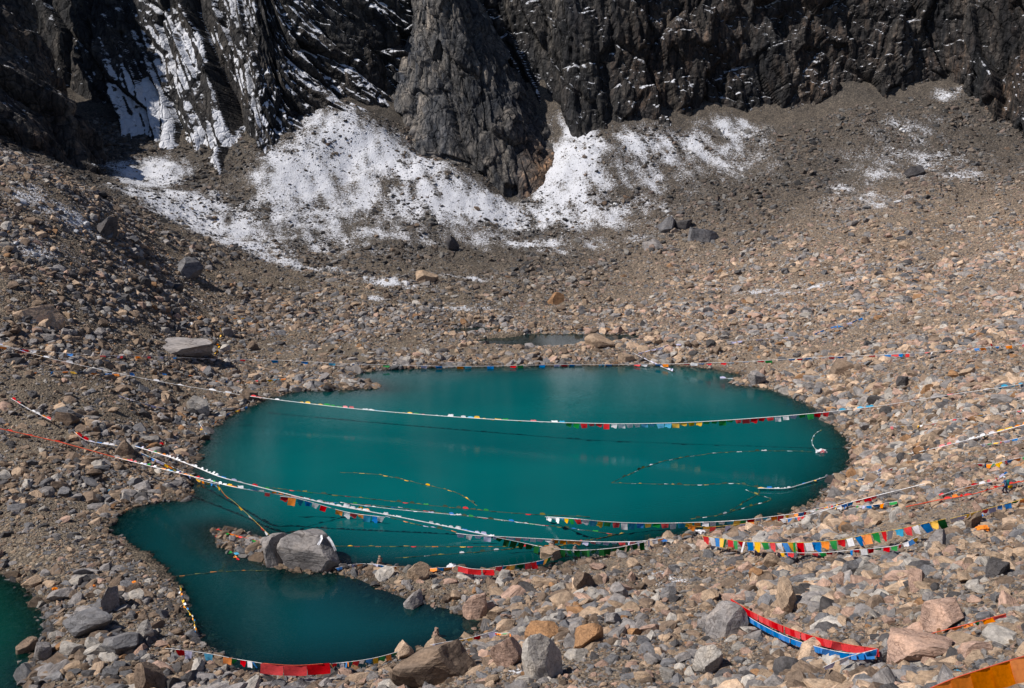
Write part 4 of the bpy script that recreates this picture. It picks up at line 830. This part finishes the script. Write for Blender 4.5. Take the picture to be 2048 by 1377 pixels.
# joints: x forward is -X (walks to the left), z up
J = {'pel': (0, 0, .92), 'ch': (-.10, 0, 1.25), 'nk': (-.17, 0, 1.47), 'hd': (-.20, 0, 1.58), 'ht': (-.20, 0, 1.72),
     'hl': (0, .10, .88), 'kl': (-.20, .11, .50), 'al': (-.14, .11, .09), 'tl': (-.32, .11, .04), 'hr': (0, -.10, .88), 'kr': (.04, -.11, .47), 'ar': (.30, -.11, .14), 'tr': (.18, -.11, .04),
     'sl': (-.14, .18, 1.40), 'el': (-.20, .24, 1.14), 'wl': (-.38, .20, 1.02), 'sr': (-.14, -.18, 1.40), 'er': (-.06, -.25, 1.13), 'wr': (-.16, -.24, .90)}
EDG = [('pel','ch'),('ch','nk'),('nk','hd'),('hd','ht'),('pel','hl'),('hl','kl'),('kl','al'),('al','tl'),('pel','hr'),('hr','kr'),('kr','ar'),('ar','tr'),('ch','sl'),('sl','el'),('el','wl'),('ch','sr'),('sr','er'),('er','wr')]
RAD = dict(pel=.15, ch=.17, nk=.07, hd=.095, ht=.07, hl=.10, kl=.075, al=.05, tl=.04, hr=.10, kr=.075, ar=.05, tr=.04, sl=.08, el=.055, wl=.04, sr=.08, er=.055, wr=.04)
ks = list(J); me = bpy.data.meshes.new('body'); me.from_pydata([J[k] for k in ks], [(ks.index(a), ks.index(b_)) for a, b_ in EDG], [])
def mat_body():
    b = NB('walker_clothes'); z = b.n('ShaderNodeSeparateXYZ'); b.l(b.n('ShaderNodeTexCoord').outputs['Object'], z.inputs[0])
    c = b.ramp(b.math('DIVIDE', z.outputs[2], 1.8), [(0, (.02, .02, .025)), (.07, (.010, .012, .035)), (.50, (.07, .14, .27)), (.82, (.42, .26, .19))], 'CONSTANT')
    b.bsdf(c, .8); return b.m
body = new('body', me, mat_body(), person)
body.modifiers.new('skin', 'SKIN'); body.modifiers.new('sub', 'SUBSURF').levels = 2; body.modifiers['sub'].render_levels = 2
if not me.skin_vertices:
    bpy.context.view_layer.objects.active = body
for i, k in enumerate(ks):
    sv = me.skin_vertices[0].data[i]; sv.radius = (RAD[k], RAD[k]); sv.use_root = (k == 'pel')
def lump(name, loc, sc, col, parent, seed, box=.6):
    o = new(name, rock_mesh(name, seed, 3, 0, .02, mat_plain(name, col), box), None, parent); o.location = loc; o.scale = sc; return o
lump('backpack', (.13, 0, 1.24), (.26, .34, .52), (.01, .16, .17), person, 5)
lump('hat', (-.21, 0, 1.72), (.25, .25, .16), (.55, .62, .68), person, 6, 1.0)
for sy_ in (1, -1): lump('boot', (-.19 if sy_ > 0 else .25, .11 * sy_, .05), (.28, .12, .12), (.02, .02, .02), person, 8)
pw = bpy.data.objects.new('bag', rock_mesh('bag', 9, 3, 4, .05, CLOTH['y'], .7)); C.objects.link(pw); pw.location = Vector(pf) + Vector((.34, -.12, .86)); pw.scale = (.40, .25, .46); pw.rotation_euler = (0, R(35), 0)
tag(pw, 'yellow bag carried behind the walker at hip height', 'bag')
